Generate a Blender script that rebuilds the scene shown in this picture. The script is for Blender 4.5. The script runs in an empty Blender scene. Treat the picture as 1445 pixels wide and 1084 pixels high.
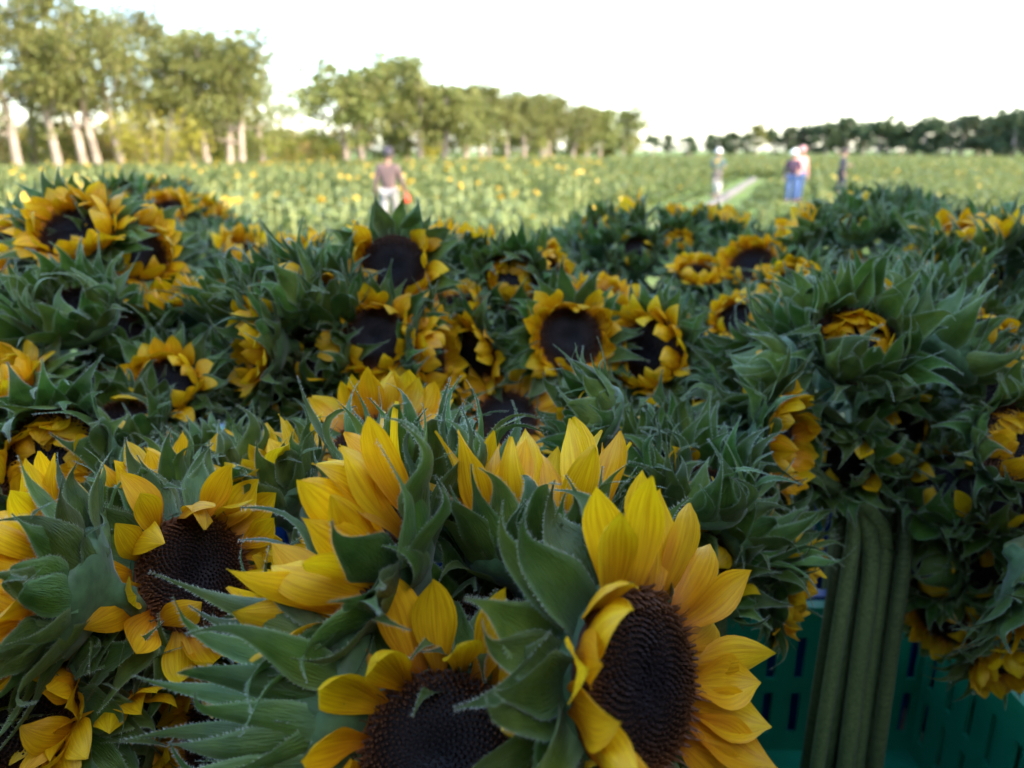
import bpy, math, random
import numpy as np
from mathutils import Vector, Matrix
R = math.radians
scene = bpy.context.scene
COL = scene.collection

# ------------------------------------------------------------------ camera
CAM = Vector((0.0, 0.0, 1.65))
FPX = 1085.0                      # focal length in pixels of the 1445 px wide photograph
PITCH = R(16.9)
FW = Vector((0, math.cos(PITCH), -math.sin(PITCH)))
UP = Vector((0, math.sin(PITCH), math.cos(PITCH)))
cd = bpy.data.cameras.new('camera')
cam = bpy.data.objects.new('camera', cd); COL.objects.link(cam)
cam.location = CAM
cam.rotation_euler = (math.pi/2 - PITCH, 0, 0)
cd.sensor_width = 36.0
cd.lens = 36.0*FPX/1445.0
cd.clip_start = 0.02
cd.clip_end = 5000
cd.dof.use_dof = True
cd.dof.focus_distance = 0.53
cd.dof.aperture_fstop = 5.6
scene.camera = cam

# ------------------------------------------------------------------ light
SUN_EL, SUN_AZ = R(33), R(122)      # azimuth from +Y towards +X
world = bpy.data.worlds.new('World'); scene.world = world
world.use_nodes = True
wn = world.node_tree; wn.nodes.clear()
wo = wn.nodes.new('ShaderNodeOutputWorld'); bg = wn.nodes.new('ShaderNodeBackground')
sky = wn.nodes.new('ShaderNodeTexSky'); sky.sky_type = 'NISHITA'; sky.sun_disc = False
sky.sun_elevation = SUN_EL; sky.sun_rotation = SUN_AZ
sky.air_density = 1.0; sky.dust_density = 1.3; sky.ozone_density = 1.0
bg.inputs['Strength'].default_value = 0.15
wn.links.new(sky.outputs[0], bg.inputs['Color']); wn.links.new(bg.outputs[0], wo.inputs['Surface'])
sd = bpy.data.lights.new('sun', 'SUN'); sd.energy = 2.0; sd.angle = R(0.53); sd.color = (1.0, 0.88, 0.70)
sun = bpy.data.objects.new('sun', sd); COL.objects.link(sun)
sdir = Vector((math.sin(SUN_AZ)*math.cos(SUN_EL), math.cos(SUN_AZ)*math.cos(SUN_EL), math.sin(SUN_EL)))
sun.rotation_euler = (-sdir).to_track_quat('-Z', 'Y').to_euler()
sun.location = (20, 10, 30)
scene.view_settings.view_transform = 'Standard'
scene.view_settings.look = 'None'
scene.view_settings.gamma = 1.0
scene.view_settings.exposure = 2.85
scene.render.engine = 'CYCLES'
scene.cycles.use_denoising = True
scene.cycles.max_bounces = 7
scene.cycles.transparent_max_bounces = 6

# ------------------------------------------------------------------ helpers
def at(px, py, D):
    """photo pixel + depth along the optical axis -> world point"""
    x = (px-722.5)/FPX; y = -(py-542)/FPX
    return CAM + D*(FW + x*Vector((1, 0, 0)) + y*UP)

def mesh(name, verts, faces, mats=(), fm=None, attrs=None, smooth=True):
    me = bpy.data.meshes.new(name)
    me.from_pydata([tuple(v) for v in verts], [], [tuple(f) for f in faces])
    for m in mats: me.materials.append(m)
    if fm is not None: me.polygons.foreach_set('material_index', np.array(fm, dtype=np.int32))
    if smooth: me.polygons.foreach_set('use_smooth', np.ones(len(me.polygons), dtype=bool))
    if attrs:
        for k, vals in attrs.items():
            a = me.attributes.new(k, 'FLOAT', 'POINT'); a.data.foreach_set('value', np.array(vals, dtype=np.float32))
    me.update()
    return me

def fast_mesh(name, V, F, mats=(), fm=None, smooth=False, attrs=None):
    """numpy verts (n,3) and equal sized faces (m,k)"""
    me = bpy.data.meshes.new(name)
    V = np.asarray(V, dtype=np.float32); F = np.asarray(F, dtype=np.int32)
    k = F.shape[1]
    me.vertices.add(len(V)); me.vertices.foreach_set('co', V.ravel())
    me.loops.add(F.size); me.loops.foreach_set('vertex_index', F.ravel())
    me.polygons.add(len(F)); me.polygons.foreach_set('loop_start', np.arange(0, F.size, k, dtype=np.int32))
    for m in mats: me.materials.append(m)
    if fm is not None: me.polygons.foreach_set('material_index', np.asarray(fm, dtype=np.int32))
    if smooth: me.polygons.foreach_set('use_smooth', np.ones(len(F), dtype=bool))
    if attrs:
        for kk, vals in attrs.items():
            a = me.attributes.new(kk, 'FLOAT', 'POINT'); a.data.foreach_set('value', np.asarray(vals, dtype=np.float32))
    me.update(calc_edges=True); me.validate()
    return me

def ob(name, me, parent=None, M=None):
    o = bpy.data.objects.new(name, me); COL.objects.link(o)
    if parent is not None: o.parent = parent
    if M is not None: o.matrix_basis = M
    return o

def tag(o, label=None, cat=None, group=None, kind=None):
    if label: o['label'] = label
    if cat: o['category'] = cat
    if group: o['group'] = group
    if kind: o['kind'] = kind
    return o

class MB:
    def __init__(s): s.v = []; s.f = []; s.m = []
    def box(s, c, d, mi=0, rot=None):
        c = Vector(c); n = len(s.v)
        for z in (-1, 1):
            for y in (-1, 1):
                for x in (-1, 1):
                    p = Vector((x*d[0]/2, y*d[1]/2, z*d[2]/2))
                    if rot is not None: p = rot @ p
                    s.v.append(c+p)
        for f in ((0,2,3,1),(4,5,7,6),(0,1,5,4),(2,6,7,3),(0,4,6,2),(1,3,7,5)):
            s.f.append([n+i for i in f]); s.m.append(mi)
        return s
    def tube(s, pts, rad, n=8, mi=0, ridge=0.0, cap=True):
        pts = [Vector(p) for p in pts]; b = len(s.v); m = len(pts)
        ref = None
        for i, p in enumerate(pts):
            t = (pts[min(i+1, m-1)]-pts[max(i-1, 0)]).normalized()
            if ref is None:
                ref = t.orthogonal().normalized()
            ref = (ref - t*ref.dot(t)).normalized()
            bi = t.cross(ref)
            r = rad[i] if hasattr(rad, '__len__') else rad
            for k in range(n):
                a = 2*math.pi*k/n
                rr = r*(1+ridge*(1 if k % 2 else -1))
                s.v.append(p+rr*(math.cos(a)*ref+math.sin(a)*bi))
        for i in range(m-1):
            for k in range(n):
                s.f.append([b+i*n+k, b+i*n+(k+1) % n, b+(i+1)*n+(k+1) % n, b+(i+1)*n+k]); s.m.append(mi)
        if cap:
            s.f.append([b+k for k in reversed(range(n))]); s.m.append(mi)
            s.f.append([b+(m-1)*n+k for k in range(n)]); s.m.append(mi)
        return s
    def lathe(s, prof, n=16, mi=0, c=(0, 0, 0), ell=(1, 1)):
        b = len(s.v); c = Vector(c)
        for r, z in prof:
            for k in range(n):
                a = 2*math.pi*k/n
                s.v.append(c+Vector((r*ell[0]*math.cos(a), r*ell[1]*math.sin(a), z)))
        for i in range(len(prof)-1):
            for k in range(n):
                s.f.append([b+i*n+k, b+i*n+(k+1) % n, b+(i+1)*n+(k+1) % n, b+(i+1)*n+k]); s.m.append(mi)
        return s
    def me(s, name, mats, smooth=False, attrs=None):
        return mesh(name, s.v, s.f, mats, s.m, attrs, smooth)

# ------------------------------------------------------------------ materials
def new_mat(name):
    m = bpy.data.materials.new(name); m.use_nodes = True
    nt = m.node_tree; nt.nodes.clear()
    out = nt.nodes.new('ShaderNodeOutputMaterial')
    return m, nt, out
def N(nt, t, **kw):
    n = nt.nodes.new(t)
    for k, v in kw.items(): setattr(n, k, v)
    return n
def ramp(nt, fac, stops):
    r = N(nt, 'ShaderNodeValToRGB')
    e = r.color_ramp.elements
    e[0].position, e[0].color = stops[0][0], (*stops[0][1], 1)
    e[1].position, e[1].color = stops[-1][0], (*stops[-1][1], 1)
    for p, c in stops[1:-1]:
        x = e.new(p); x.color = (*c, 1)
    nt.links.new(fac, r.inputs[0]); return r.outputs[0]
def math_n(nt, op, a, b=None, clamp=False):
    n = N(nt, 'ShaderNodeMath', operation=op, use_clamp=clamp)
    for i, v in enumerate((a, b)):
        if v is None: continue
        if isinstance(v, (int, float)): n.inputs[i].default_value = v
        else: nt.links.new(v, n.inputs[i])
    return n.outputs[0]
def mixc(nt, fac, a, b, bt='MIX'):
    n = N(nt, 'ShaderNodeMix', data_type='RGBA', blend_type=bt)
    for i, v in ((0, fac), (6, a), (7, b)):
        if isinstance(v, (int, float)): n.inputs[i].default_value = v
        elif isinstance(v, tuple): n.inputs[i].default_value = (*v, 1)
        else: nt.links.new(v, n.inputs[i])
    return n.outputs[2]
def principled(nt, out, col, rough=0.5, bump=None, bstr=0.3, bdist=0.001, trans=0.0, tcol=None, sheen=0.0, spec=0.5, coat=0):
    p = N(nt, 'ShaderNodeBsdfPrincipled')
    if isinstance(col, tuple): p.inputs['Base Color'].default_value = (*col, 1)
    else: nt.links.new(col, p.inputs['Base Color'])
    if isinstance(rough, (int, float)): p.inputs['Roughness'].default_value = rough
    else: nt.links.new(rough, p.inputs['Roughness'])
    p.inputs['Specular IOR Level'].default_value = spec
    if sheen:
        p.inputs['Sheen Weight'].default_value = sheen; p.inputs['Sheen Roughness'].default_value = 0.35
    if bump is not None:
        b = N(nt, 'ShaderNodeBump'); b.inputs['Strength'].default_value = bstr; b.inputs['Distance'].default_value = bdist
        nt.links.new(bump, b.inputs['Height']); nt.links.new(b.outputs[0], p.inputs['Normal'])
    if trans:
        t = N(nt, 'ShaderNodeBsdfTranslucent')
        tc = tcol if tcol is not None else col
        if isinstance(tc, tuple): t.inputs[0].default_value = (*tc, 1)
        else: nt.links.new(tc, t.inputs[0])
        mx = N(nt, 'ShaderNodeMixShader'); mx.inputs[0].default_value = trans
        nt.links.new(p.outputs[0], mx.inputs[1]); nt.links.new(t.outputs[0], mx.inputs[2])
        nt.links.new(mx.outputs[0], out.inputs[0])
    else:
        nt.links.new(p.outputs[0], out.inputs[0])
    return p
def attr(nt, name):
    return N(nt, 'ShaderNodeAttribute', attribute_name=name).outputs['Fac']
def noise(nt, vec, scale, detail=3, rough=0.5):
    n = N(nt, 'ShaderNodeTexNoise'); n.inputs['Scale'].default_value = scale
    n.inputs['Detail'].default_value = detail; n.inputs['Roughness'].default_value = rough
    if vec is not None: nt.links.new(vec, n.inputs['Vector'])
    return n.outputs[0]
def objco(nt): return N(nt, 'ShaderNodeTexCoord').outputs['Object']
def orand(nt): return N(nt, 'ShaderNodeObjectInfo').outputs['Random']
def combine(nt, x, y, z=0.0):
    n = N(nt, 'ShaderNodeCombineXYZ')
    for i, v in enumerate((x, y, z)):
        if isinstance(v, (int, float)): n.inputs[i].default_value = v
        else: nt.links.new(v, n.inputs[i])
    return n.outputs[0]

def mat_petal():
    m, nt, out = new_mat('petal_yellow')
    u, v, r = attr(nt, 'u'), attr(nt, 'v'), orand(nt)
    st = noise(nt, combine(nt, math_n(nt, 'MULTIPLY', u, 5.0), math_n(nt, 'MULTIPLY', v, 0.9), math_n(nt, 'MULTIPLY', r, 50)), 2.2, 3)
    base = ramp(nt, v, [(0.0, (0.46, 0.14, 0.004)), (0.2, (0.80, 0.38, 0.003)), (0.55, (0.93, 0.57, 0.005)), (1.0, (0.95, 0.63, 0.008))])
    dark = mixc(nt, 1.0, base, (0.80, 0.66, 0.6), 'MULTIPLY')
    c = mixc(nt, ramp(nt, st, [(0.35, (0, 0, 0)), (0.62, (1, 1, 1))]), dark, base)
    hs = N(nt, 'ShaderNodeHueSaturation'); nt.links.new(c, hs.inputs['Color'])
    nt.links.new(math_n(nt, 'ADD', math_n(nt, 'MULTIPLY', r, 0.024), 0.484), hs.inputs['Hue'])
    nt.links.new(math_n(nt, 'ADD', math_n(nt, 'MULTIPLY', math_n(nt, 'FRACT', math_n(nt, 'MULTIPLY', r, 17)), 0.25), 0.8), hs.inputs['Value'])
    bl = noise(nt, combine(nt, math_n(nt, 'MULTIPLY', u, 9.0), math_n(nt, 'MULTIPLY', v, 1.2), math_n(nt, 'MULTIPLY', r, 90)), 2.5, 2)
    principled(nt, out, hs.outputs[0], 0.42, bl, 0.55, 0.0009, trans=0.38, spec=0.4)
    return m
def mat_bract():
    m, nt, out = new_mat('bract_green')
    u, v, r = attr(nt, 'u'), attr(nt, 'v'), orand(nt)
    co = objco(nt)
    n1 = noise(nt, co, 60, 3)
    c = ramp(nt, n1, [(0.3, (0.040, 0.092, 0.010)), (0.7, (0.115, 0.185, 0.026))])
    c = mixc(nt, ramp(nt, v, [(0.0, (1, 1, 1)), (0.25, (0, 0, 0))]), c, (0.085, 0.15, 0.06))
    # pale midrib and margin, dry tip
    au = math_n(nt, 'ABSOLUTE', u)
    c = mixc(nt, ramp(nt, au, [(0.0, (0.35, 0.35, 0.35)), (0.07, (0, 0, 0))]), c, (0.10, 0.18, 0.07))
    c = mixc(nt, ramp(nt, au, [(0.74, (0, 0, 0)), (1.0, (0.6, 0.6, 0.6))]), c, (0.22, 0.33, 0.14))
    c = mixc(nt, ramp(nt, v, [(0.94, (0, 0, 0)), (1.0, (0.7, 0.7, 0.7))]), c, (0.13, 0.10, 0.06))
    hs = N(nt, 'ShaderNodeHueSaturation'); nt.links.new(c, hs.inputs['Color'])
    nt.links.new(math_n(nt, 'ADD', math_n(nt, 'MULTIPLY', r, 0.05), 0.475), hs.inputs['Hue'])
    nt.links.new(math_n(nt, 'ADD', math_n(nt, 'MULTIPLY', math_n(nt, 'FRACT', math_n(nt, 'MULTIPLY', r, 13)), 0.75), 0.65), hs.inputs['Value'])
    ve = noise(nt, combine(nt, math_n(nt, 'MULTIPLY', au, 5), math_n(nt, 'SUBTRACT', math_n(nt, 'MULTIPLY', v, 6), math_n(nt, 'MULTIPLY', au, 2.2)), r), 2.2, 4)
    principled(nt, out, hs.outputs[0], 0.40, ve, 0.8, 0.0016, trans=0.24, sheen=0.10, spec=0.5)
    return m
def mat_simple(name, col, rough=0.6, var=0.25, scale=20, bstr=0.2, bdist=0.002, trans=0.0, sheen=0.0, spec=0.4, rnd=0.0):
    m, nt, out = new_mat(name)
    n = noise(nt, objco(nt), scale, 4)
    lo = tuple(c*(1-var) for c in col); hi = tuple(min(1, c*(1+var)) for c in col)
    c = ramp(nt, n, [(0.3, lo), (0.7, hi)])
    if rnd:
        hs = N(nt, 'ShaderNodeHueSaturation'); nt.links.new(c, hs.inputs['Color'])
        rr = orand(nt)
        nt.links.new(math_n(nt, 'ADD', math_n(nt, 'MULTIPLY', rr, rnd), 1-rnd/2), hs.inputs['Value'])
        nt.links.new(math_n(nt, 'ADD', math_n(nt, 'MULTIPLY', math_n(nt, 'FRACT', math_n(nt, 'MULTIPLY', rr, 7)), rnd*0.06), 0.5-rnd*0.03), hs.inputs['Hue'])
        c = hs.outputs[0]
    principled(nt, out, c, rough, n, bstr, bdist, trans=trans, sheen=sheen, spec=spec)
    return m
def mat_disc():
    m, nt, out = new_mat('disc_florets')
    rr = attr(nt, 'rad'); h = attr(nt, 'hgt')
    c = ramp(nt, rr, [(0.0, (0.005, 0.0035, 0.005)), (0.5, (0.007, 0.0035, 0.003)), (0.75, (0.026, 0.009, 0.0035)), (0.95, (0.055, 0.019, 0.006))])
    c = mixc(nt, math_n(nt, 'MULTIPLY', math_n(nt, 'MULTIPLY', h, rr), 0.45, True), c, (0.11, 0.04, 0.01))
    hs = N(nt, 'ShaderNodeHueSaturation'); nt.links.new(c, hs.inputs['Color'])
    nt.links.new(math_n(nt, 'ADD', math_n(nt, 'MULTIPLY', orand(nt), 1.2), 0.6), hs.inputs['Value'])
    c = hs.outputs[0]
    principled(nt, out, c, 0.55, spec=0.28)
    return m
def mat_stem():
    m, nt, out = new_mat('stem_green')
    co = objco(nt)
    mp = N(nt, 'ShaderNodeMapping'); mp.inputs['Scale'].default_value = (1, 1, 0.06); nt.links.new(co, mp.inputs[0])
    n = noise(nt, mp.outputs[0], 260, 4)
    c = ramp(nt, n, [(0.3, (0.06, 0.095, 0.028)), (0.7, (0.16, 0.20, 0.07))])
    hs = N(nt, 'ShaderNodeHueSaturation'); nt.links.new(c, hs.inputs['Color'])
    nt.links.new(math_n(nt, 'ADD', math_n(nt, 'MULTIPLY', orand(nt), 0.9), 0.6), hs.inputs['Value'])
    principled(nt, out, hs.outputs[0], 0.5, n, 0.5, 0.0008, sheen=0.08)
    return m
M_PETAL, M_BRACT, M_DISC, M_STEM = mat_petal(), mat_bract(), mat_disc(), mat_stem()
M_HAIR = mat_simple('fine_hair', (0.58, 0.64, 0.52), 0.5, 0.1, trans=0.3)
M_RECEPT = mat_simple('receptacle_green', (0.06, 0.12, 0.045), 0.55, 0.3, 120, 0.5, 0.001, sheen=0.3)
M_GREEN = mat_simple('green_plastic', (0.006, 0.28, 0.16), 0.38, 0.12, 14, 0.1, 0.001, spec=0.5)
M_BLUE = mat_simple('blue_plastic', (0.006, 0.055, 0.30), 0.38, 0.12, 14, 0.1, 0.001, spec=0.5)

# ------------------------------------------------------------------ ground
def smoothn(x, y, s): return math.sin(x*s+1.3)*math.cos(y*s*1.3-0.4)+0.5*math.sin(x*s*2.3-y*s*1.7)
def mat_ground():
    m, nt, out = new_mat('field_soil')
    co = objco(nt)
    n = noise(nt, co, 0.35, 5, 0.6); n2 = noise(nt, co, 6, 5, 0.65)
    soil = ramp(nt, n2, [(0.3, (0.085, 0.060, 0.038)), (0.7, (0.19, 0.15, 0.10))])
    weed = ramp(nt, n2, [(0.3, (0.055, 0.10, 0.022)), (0.7, (0.15, 0.20, 0.05))])
    sep = N(nt, 'ShaderNodeSeparateXYZ'); nt.links.new(co, sep.inputs[0])
    far = ramp(nt, math_n(nt, 'MULTIPLY', sep.outputs[1], 0.05), [(0.18, (0, 0, 0)), (0.5, (0.45, 0.45, 0.45))])
    f = math_n(nt, 'ADD', ramp(nt, n, [(0.38, (0, 0, 0)), (0.6, (1, 1, 1))]), far, True)
    c = mixc(nt, f, soil, weed)
    principled(nt, out, c, 0.95, n2, 0.8, 0.06, spec=0.1)
    return m
M_SOIL = mat_ground()
def build_ground():
    xs = np.concatenate([np.linspace(-3000, -120, 7), np.linspace(-100, 160, 66), np.linspace(190, 3000, 7)])
    ys = np.concatenate([np.linspace(-500, -20, 4), np.linspace(-10, 190, 60), np.linspace(220, 4000, 10)])
    V = []; F = []
    for j, y in enumerate(ys):
        for i, x in enumerate(xs):
            d = math.hypot(x, y)
            h = 0.03*smoothn(x, y, 0.5)*min(1, max(0, (d-4)/6)) if d < 200 else 0
            V.append((x, y, h))
    nx = len(xs)
    for j in range(len(ys)-1):
        for i in range(nx-1):
            F.append((j*nx+i, j*nx+i+1, (j+1)*nx+i+1, (j+1)*nx+i))
    tag(ob('ground', mesh('ground', V, F, [M_SOIL])), kind='structure')
build_ground()
PA, PB = Vector((5.2, 21.5, 0)), Vector((14.0, 46.0, 0))      # the pale strip through the field on the right
def path_dist(x, y):
    d = (PB-PA); t = ((x-PA.x)*d.x+(y-PA.y)*d.y)/d.length_squared
    if t < -0.35 or t > 1.1: return 99
    q = PA+d*t
    return math.hypot(x-q.x, y-q.y)
def build_path():
    m, nt, out = new_mat('path_dust')
    n = noise(nt, objco(nt), 3, 5, 0.65)
    c = ramp(nt, n, [(0.3, (0.09, 0.08, 0.075)), (0.7, (0.15, 0.14, 0.13))])
    principled(nt, out, c, 0.95, n, 0.6, 0.03, spec=0.1)
    d = (PB-PA).normalized(); s = Vector((d.y, -d.x, 0))
    V = []; F = []
    rng = random.Random(4)
    for i in range(33):
        t = i/32
        p = PA+(PB-PA)*t
        wdt = 0.08+0.03*rng.random()
        h = 0.14+0.03*rng.random()
        for k, hh in ((-1.5, -0.05), (-1, h), (0, h+0.04), (1, h), (1.5, -0.05)):
            V.append(p+s*wdt*k+Vector((0, 0, hh)))
        if i:
            for k in range(4):
                a = (i-1)*5+k; F.append((a, a+1, a+6, a+5))
    tag(ob('path', mesh('path', V, F, [m])), kind='structure')
build_path()

# ------------------------------------------------------------------ sunflower pieces
def sstep(a, b, x):
    t = min(1, max(0, (x-a)/(b-a))); return t*t*(3-2*t)
def petal_mesh(i, bend, cup, L=0.055, W=0.0245):
    rng = random.Random(100+i)
    nu, nv = 7, 12
    V, F, U_, V_ = [], [], [], []
    tw = rng.uniform(-0.5, 0.5); lat = rng.uniform(-0.12, 0.12); wob = rng.uniform(0, 6.28)
    tipb = rng.uniform(-0.5, 0.7); y = z = 0.0; th = 0.0
    mid = rng.uniform(0.45, 0.58)
    pts = []
    for j in range(nv):
        v = j/(nv-1)
        th = bend*v + tipb*sstep(0.6, 1, v)*0.8
        if j:
            y += L/(nv-1)*math.cos(th); z += L/(nv-1)*math.sin(th)
        pts.append((v, y, z, th))
    for v, y, z, th in pts:
        w = (0.34+0.66*sstep(-0.05, mid, v)) if v < mid else max(0.0, 1-((v-mid)/(1-mid))**2.1)
        w = W/2*max(w, 0.035)
        for k in range(nu):
            u = -1+2*k/(nu-1)
            x = u*w
            # cupped section with two ridges
            hz = cup*w*(u*u) + 0.0007*math.cos(u*math.pi*2.6)*sstep(0, .3, v)*(1-v) + 0.0012*math.sin(v*9+wob+u*2)*abs(u)
            a = tw*v
            xx = x*math.cos(a)-hz*math.sin(a); hh = x*math.sin(a)+hz*math.cos(a)
            xx += lat*L*v*v
            V.append((xx, y-math.sin(th)*hh, z+math.cos(th)*hh)); U_.append(u); V_.append(v)
    for j in range(nv-1):
        for k in range(nu-1):
            a = j*nu+k; F.append((a, a+1, a+nu+1, a+nu))
    return mesh('petal', V, F, [M_PETAL], attrs={'u': U_, 'v': V_})
PET = {'flat': [petal_mesh(i, b, c) for i, (b, c) in enumerate([(0.25, .35), (-0.35, .25), (0.0, -.3), (0.5, .5), (-0.6, -.2), (0.15, .6)])],
       'in':   [petal_mesh(20+i, b, c) for i, (b, c) in enumerate([(0.9, .45), (1.25, .3), (0.7, .6), (1.0, .2), (1.5, .4)])],
       'out':  [petal_mesh(40+i, b, c) for i, (b, c) in enumerate([(-0.8, .3), (-1.1, .2), (-0.6, .45), (-0.9, -.2)])]}

def bract_mesh(i, b1, b2, L=0.066, W=0.027, fold=0.35, hairs=True):
    rng = random.Random(500+i)
    nu, nv = 7, 13
    V, F, U_, V_, fm = [], [], [], [], []
    tw = rng.uniform(-0.7, 0.7); lat = rng.uniform(-0.3, 0.3); latt = rng.uniform(-0.9, 0.9); wob = rng.uniform(0, 6.28)
    y = z = 0.0; rows = []
    x0 = 0.0; ph = 0.0
    for j in range(nv):
        v = j/(nv-1)
        th = b1*v + b2*sstep(0.5, 1.0, v)
        ph = lat*v + latt*sstep(0.65, 1, v)
        if j:
            s = L/(nv-1)
            y += s*math.cos(th)*math.cos(ph); z += s*math.sin(th); x0 += s*math.sin(ph)
        rows.append((v, x0, y, z, th))
    for v, x0, y, z, th in rows:
        if v < 0.30: w = 0.72+0.28*sstep(0, 0.30, v)
        else: w = (1-(v-0.30)/0.70)**1.35*(1.0-0.30*sstep(.5, .85, v))
        w = W/2*max(w, 0.03)
        for k in range(nu):
            u = -1+2*k/(nu-1)
            hz = fold*w*abs(u)**1.4 + 0.0026*math.sin(v*9+wob+(2.2 if u > 0 else 0))*abs(u)**2*(1-v)
            a = tw*v
            x = u*w
            xx = x*math.cos(a)-hz*math.sin(a)+x0; hh = x*math.sin(a)+hz*math.cos(a)
            V.append((xx, y-math.sin(th)*hh, z+math.cos(th)*hh)); U_.append(u); V_.append(v)
    for j in range(nv-1):
        for k in range(nu-1):
            a = j*nu+k; F.append((a, a+1, a+nu+1, a+nu)); fm.append(0)
    if hairs:
        VV = [Vector(p) for p in V]
        for j in range(1, nv-1):
            for side in (0, nu-1):
                p = VV[j*nu+side]; q = VV[(j+1)*nu+side]; inn = VV[j*nu+(1 if side == 0 else nu-2)]
                o = (p-inn).normalized()
                for h in range(6):
                    t = (h+rng.random())/6
                    b = p.lerp(q, t); dv = (q-p).normalized()
                    d = (o+dv*rng.uniform(0.1, 0.9)+Vector((0, 0, rng.uniform(-.5, .5)))).normalized()
                    ln = rng.uniform(0.0008, 0.0019)
                    n = len(V); s = dv*0.00013
                    V += [b-s, b+s, b+d*ln]; U_ += [1, 1, 1]; V_ += [.5, .5, .5]
                    F.append((n, n+1, n+2)); fm.append(1)
    return mesh('bract', V, F, [M_BRACT, M_HAIR], fm, {'u': U_, 'v': V_})
BR = {'hug':   [bract_mesh(i, b1, b2) for i, (b1, b2) in enumerate([(0.5, -0.9), (0.35, -0.4), (0.6, -1.7), (0.3, 0.6), (0.55, -0.7), (0.2, -1.3), (0.7, -2.2), (0.1, 0.9), (0.5, -1.1)])],
      'flare': [bract_mesh(20+i, b1, b2, 0.068, 0.026) for i, (b1, b2) in enumerate([(0.2, 0.9), (0.0, -0.8), (0.4, 1.6), (-0.3, 1.1), (0.3, -1.5), (-0.1, 0.3), (0.6, -2.0), (0.0, 1.9)])],
      'in':    [bract_mesh(40+i, b1, b2, 0.064, 0.030) for i, (b1, b2) in enumerate([(0.9, 0.1), (0.75, -0.7), (1.0, -0.3), (0.6, -1.2), (0.85, 0.4)])]}
BR['away'] = [bract_mesh(60+i, b1, b2, 0.064, 0.026) for i, (b1, b2) in enumerate([(-0.25, 0.5), (-0.1, -0.5), (-0.4, 0.9), (0.0, 0.2), (-0.2, -0.9), (-0.5, 1.3)])]
LEAF = [bract_mesh(80+i, b1, b2, 0.11, 0.062, 0.3) for i, (b1, b2) in enumerate([(-1.0, -0.8), (-0.6, -1.4), (0.3, -1.8)])]

def disc_mesh(i, Rd=0.042, n=620):
    rng = random.Random(900+i)
    V, F, ra, hg = [], [], [], []
    def dome(r): return 0.007*(1-(r/Rd)**2) - 0.005*math.exp(-(r/(0.3*Rd))**2)
    for k in range(n):
        f = (k+0.5)/n; r = Rd*math.sqrt(f); a = k*2.399963
        c = Vector((r*math.cos(a), r*math.sin(a), dome(r)))
        rad = Vector((math.cos(a), math.sin(a), 0)); tan = Vector((-math.sin(a), math.cos(a), 0))
        s = 0.00155
        h = (0.0012+0.0022*sstep(0.25, 0.9, f))*rng.uniform(0.7, 1.3)
        lean = rad*h*(rng.uniform(-.3, .2) + (0.5 if f > .9 else -0.25)) + tan*h*rng.uniform(-.3, .3)
        b = len(V)
        top = c+Vector((0, 0, h))+lean
        w = 0.45
        for d in (rad, tan, -rad, -tan):
            V.append(c+d*s*0.98-Vector((0, 0, .0008))); ra.append(f); hg.append(0)
        for d in (rad, tan, -rad, -tan):
            V.append(top+d*s*w); ra.append(f); hg.append(1)
        for q in range(4): F.append((b+q, b+(q+1) % 4, b+4+(q+1) % 4, b+4+q))
        F.append((b+4, b+5, b+6, b+7))
        if f > 0.80 and rng.random() < 0.62:      # curled stigmas round the rim
            L = rng.uniform(0.003, 0.0065); pr = top; cu = rng.uniform(-1, 1)
            prev = None
            for st in range(4):
                t = st/3
                p = top+rad*L*(0.55*t+0.2*t*t)+tan*L*(cu*0.5*t*t)+Vector((0, 0, L*(0.9*t-0.75*t*t*abs(cu))))
                e = 0.00034*(1-0.5*t)
                V += [p-tan*e, p+tan*e]; ra += [f, f]; hg += [.5, .5]
                if prev is not None: F.append((prev, prev+1, len(V)-1, len(V)-2))
                prev = len(V)-2
    return mesh('florets', V, F, [M_DISC], attrs={'rad': ra, 'hgt': hg}, smooth=False)
FLORETS = [disc_mesh(i) for i in range(2)]
def base_disc():
    mb = MB(); prof = [(0.0425, -0.004), (0.043, -0.0005)]
    for k in range(8, -1, -1):
        r = 0.042*k/8; prof.append((max(r, 1e-4), 0.007*(1-(r/.042)**2)-0.005*math.exp(-(r/.0126)**2)-0.0009))
    mb.lathe(prof, 24)
    return mb.me('disc', [M_DISC], True, {'rad': [min(1, math.hypot(v[0], v[1])/.042)**2 for v in mb.v], 'hgt': [0]*len(mb.v)})
DISC = base_disc()
def recept_mesh():
    mb = MB(); mb.lathe([(0.043, -0.003), (0.046, -0.009), (0.043, -0.016), (0.032, -0.023), (0.018, -0.029), (0.0095, -0.036), (0.0075, -0.046), (0.004, -0.047)], 20)
    return mb.me('receptacle', [M_RECEPT], True)
RECEPT = recept_mesh()

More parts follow.
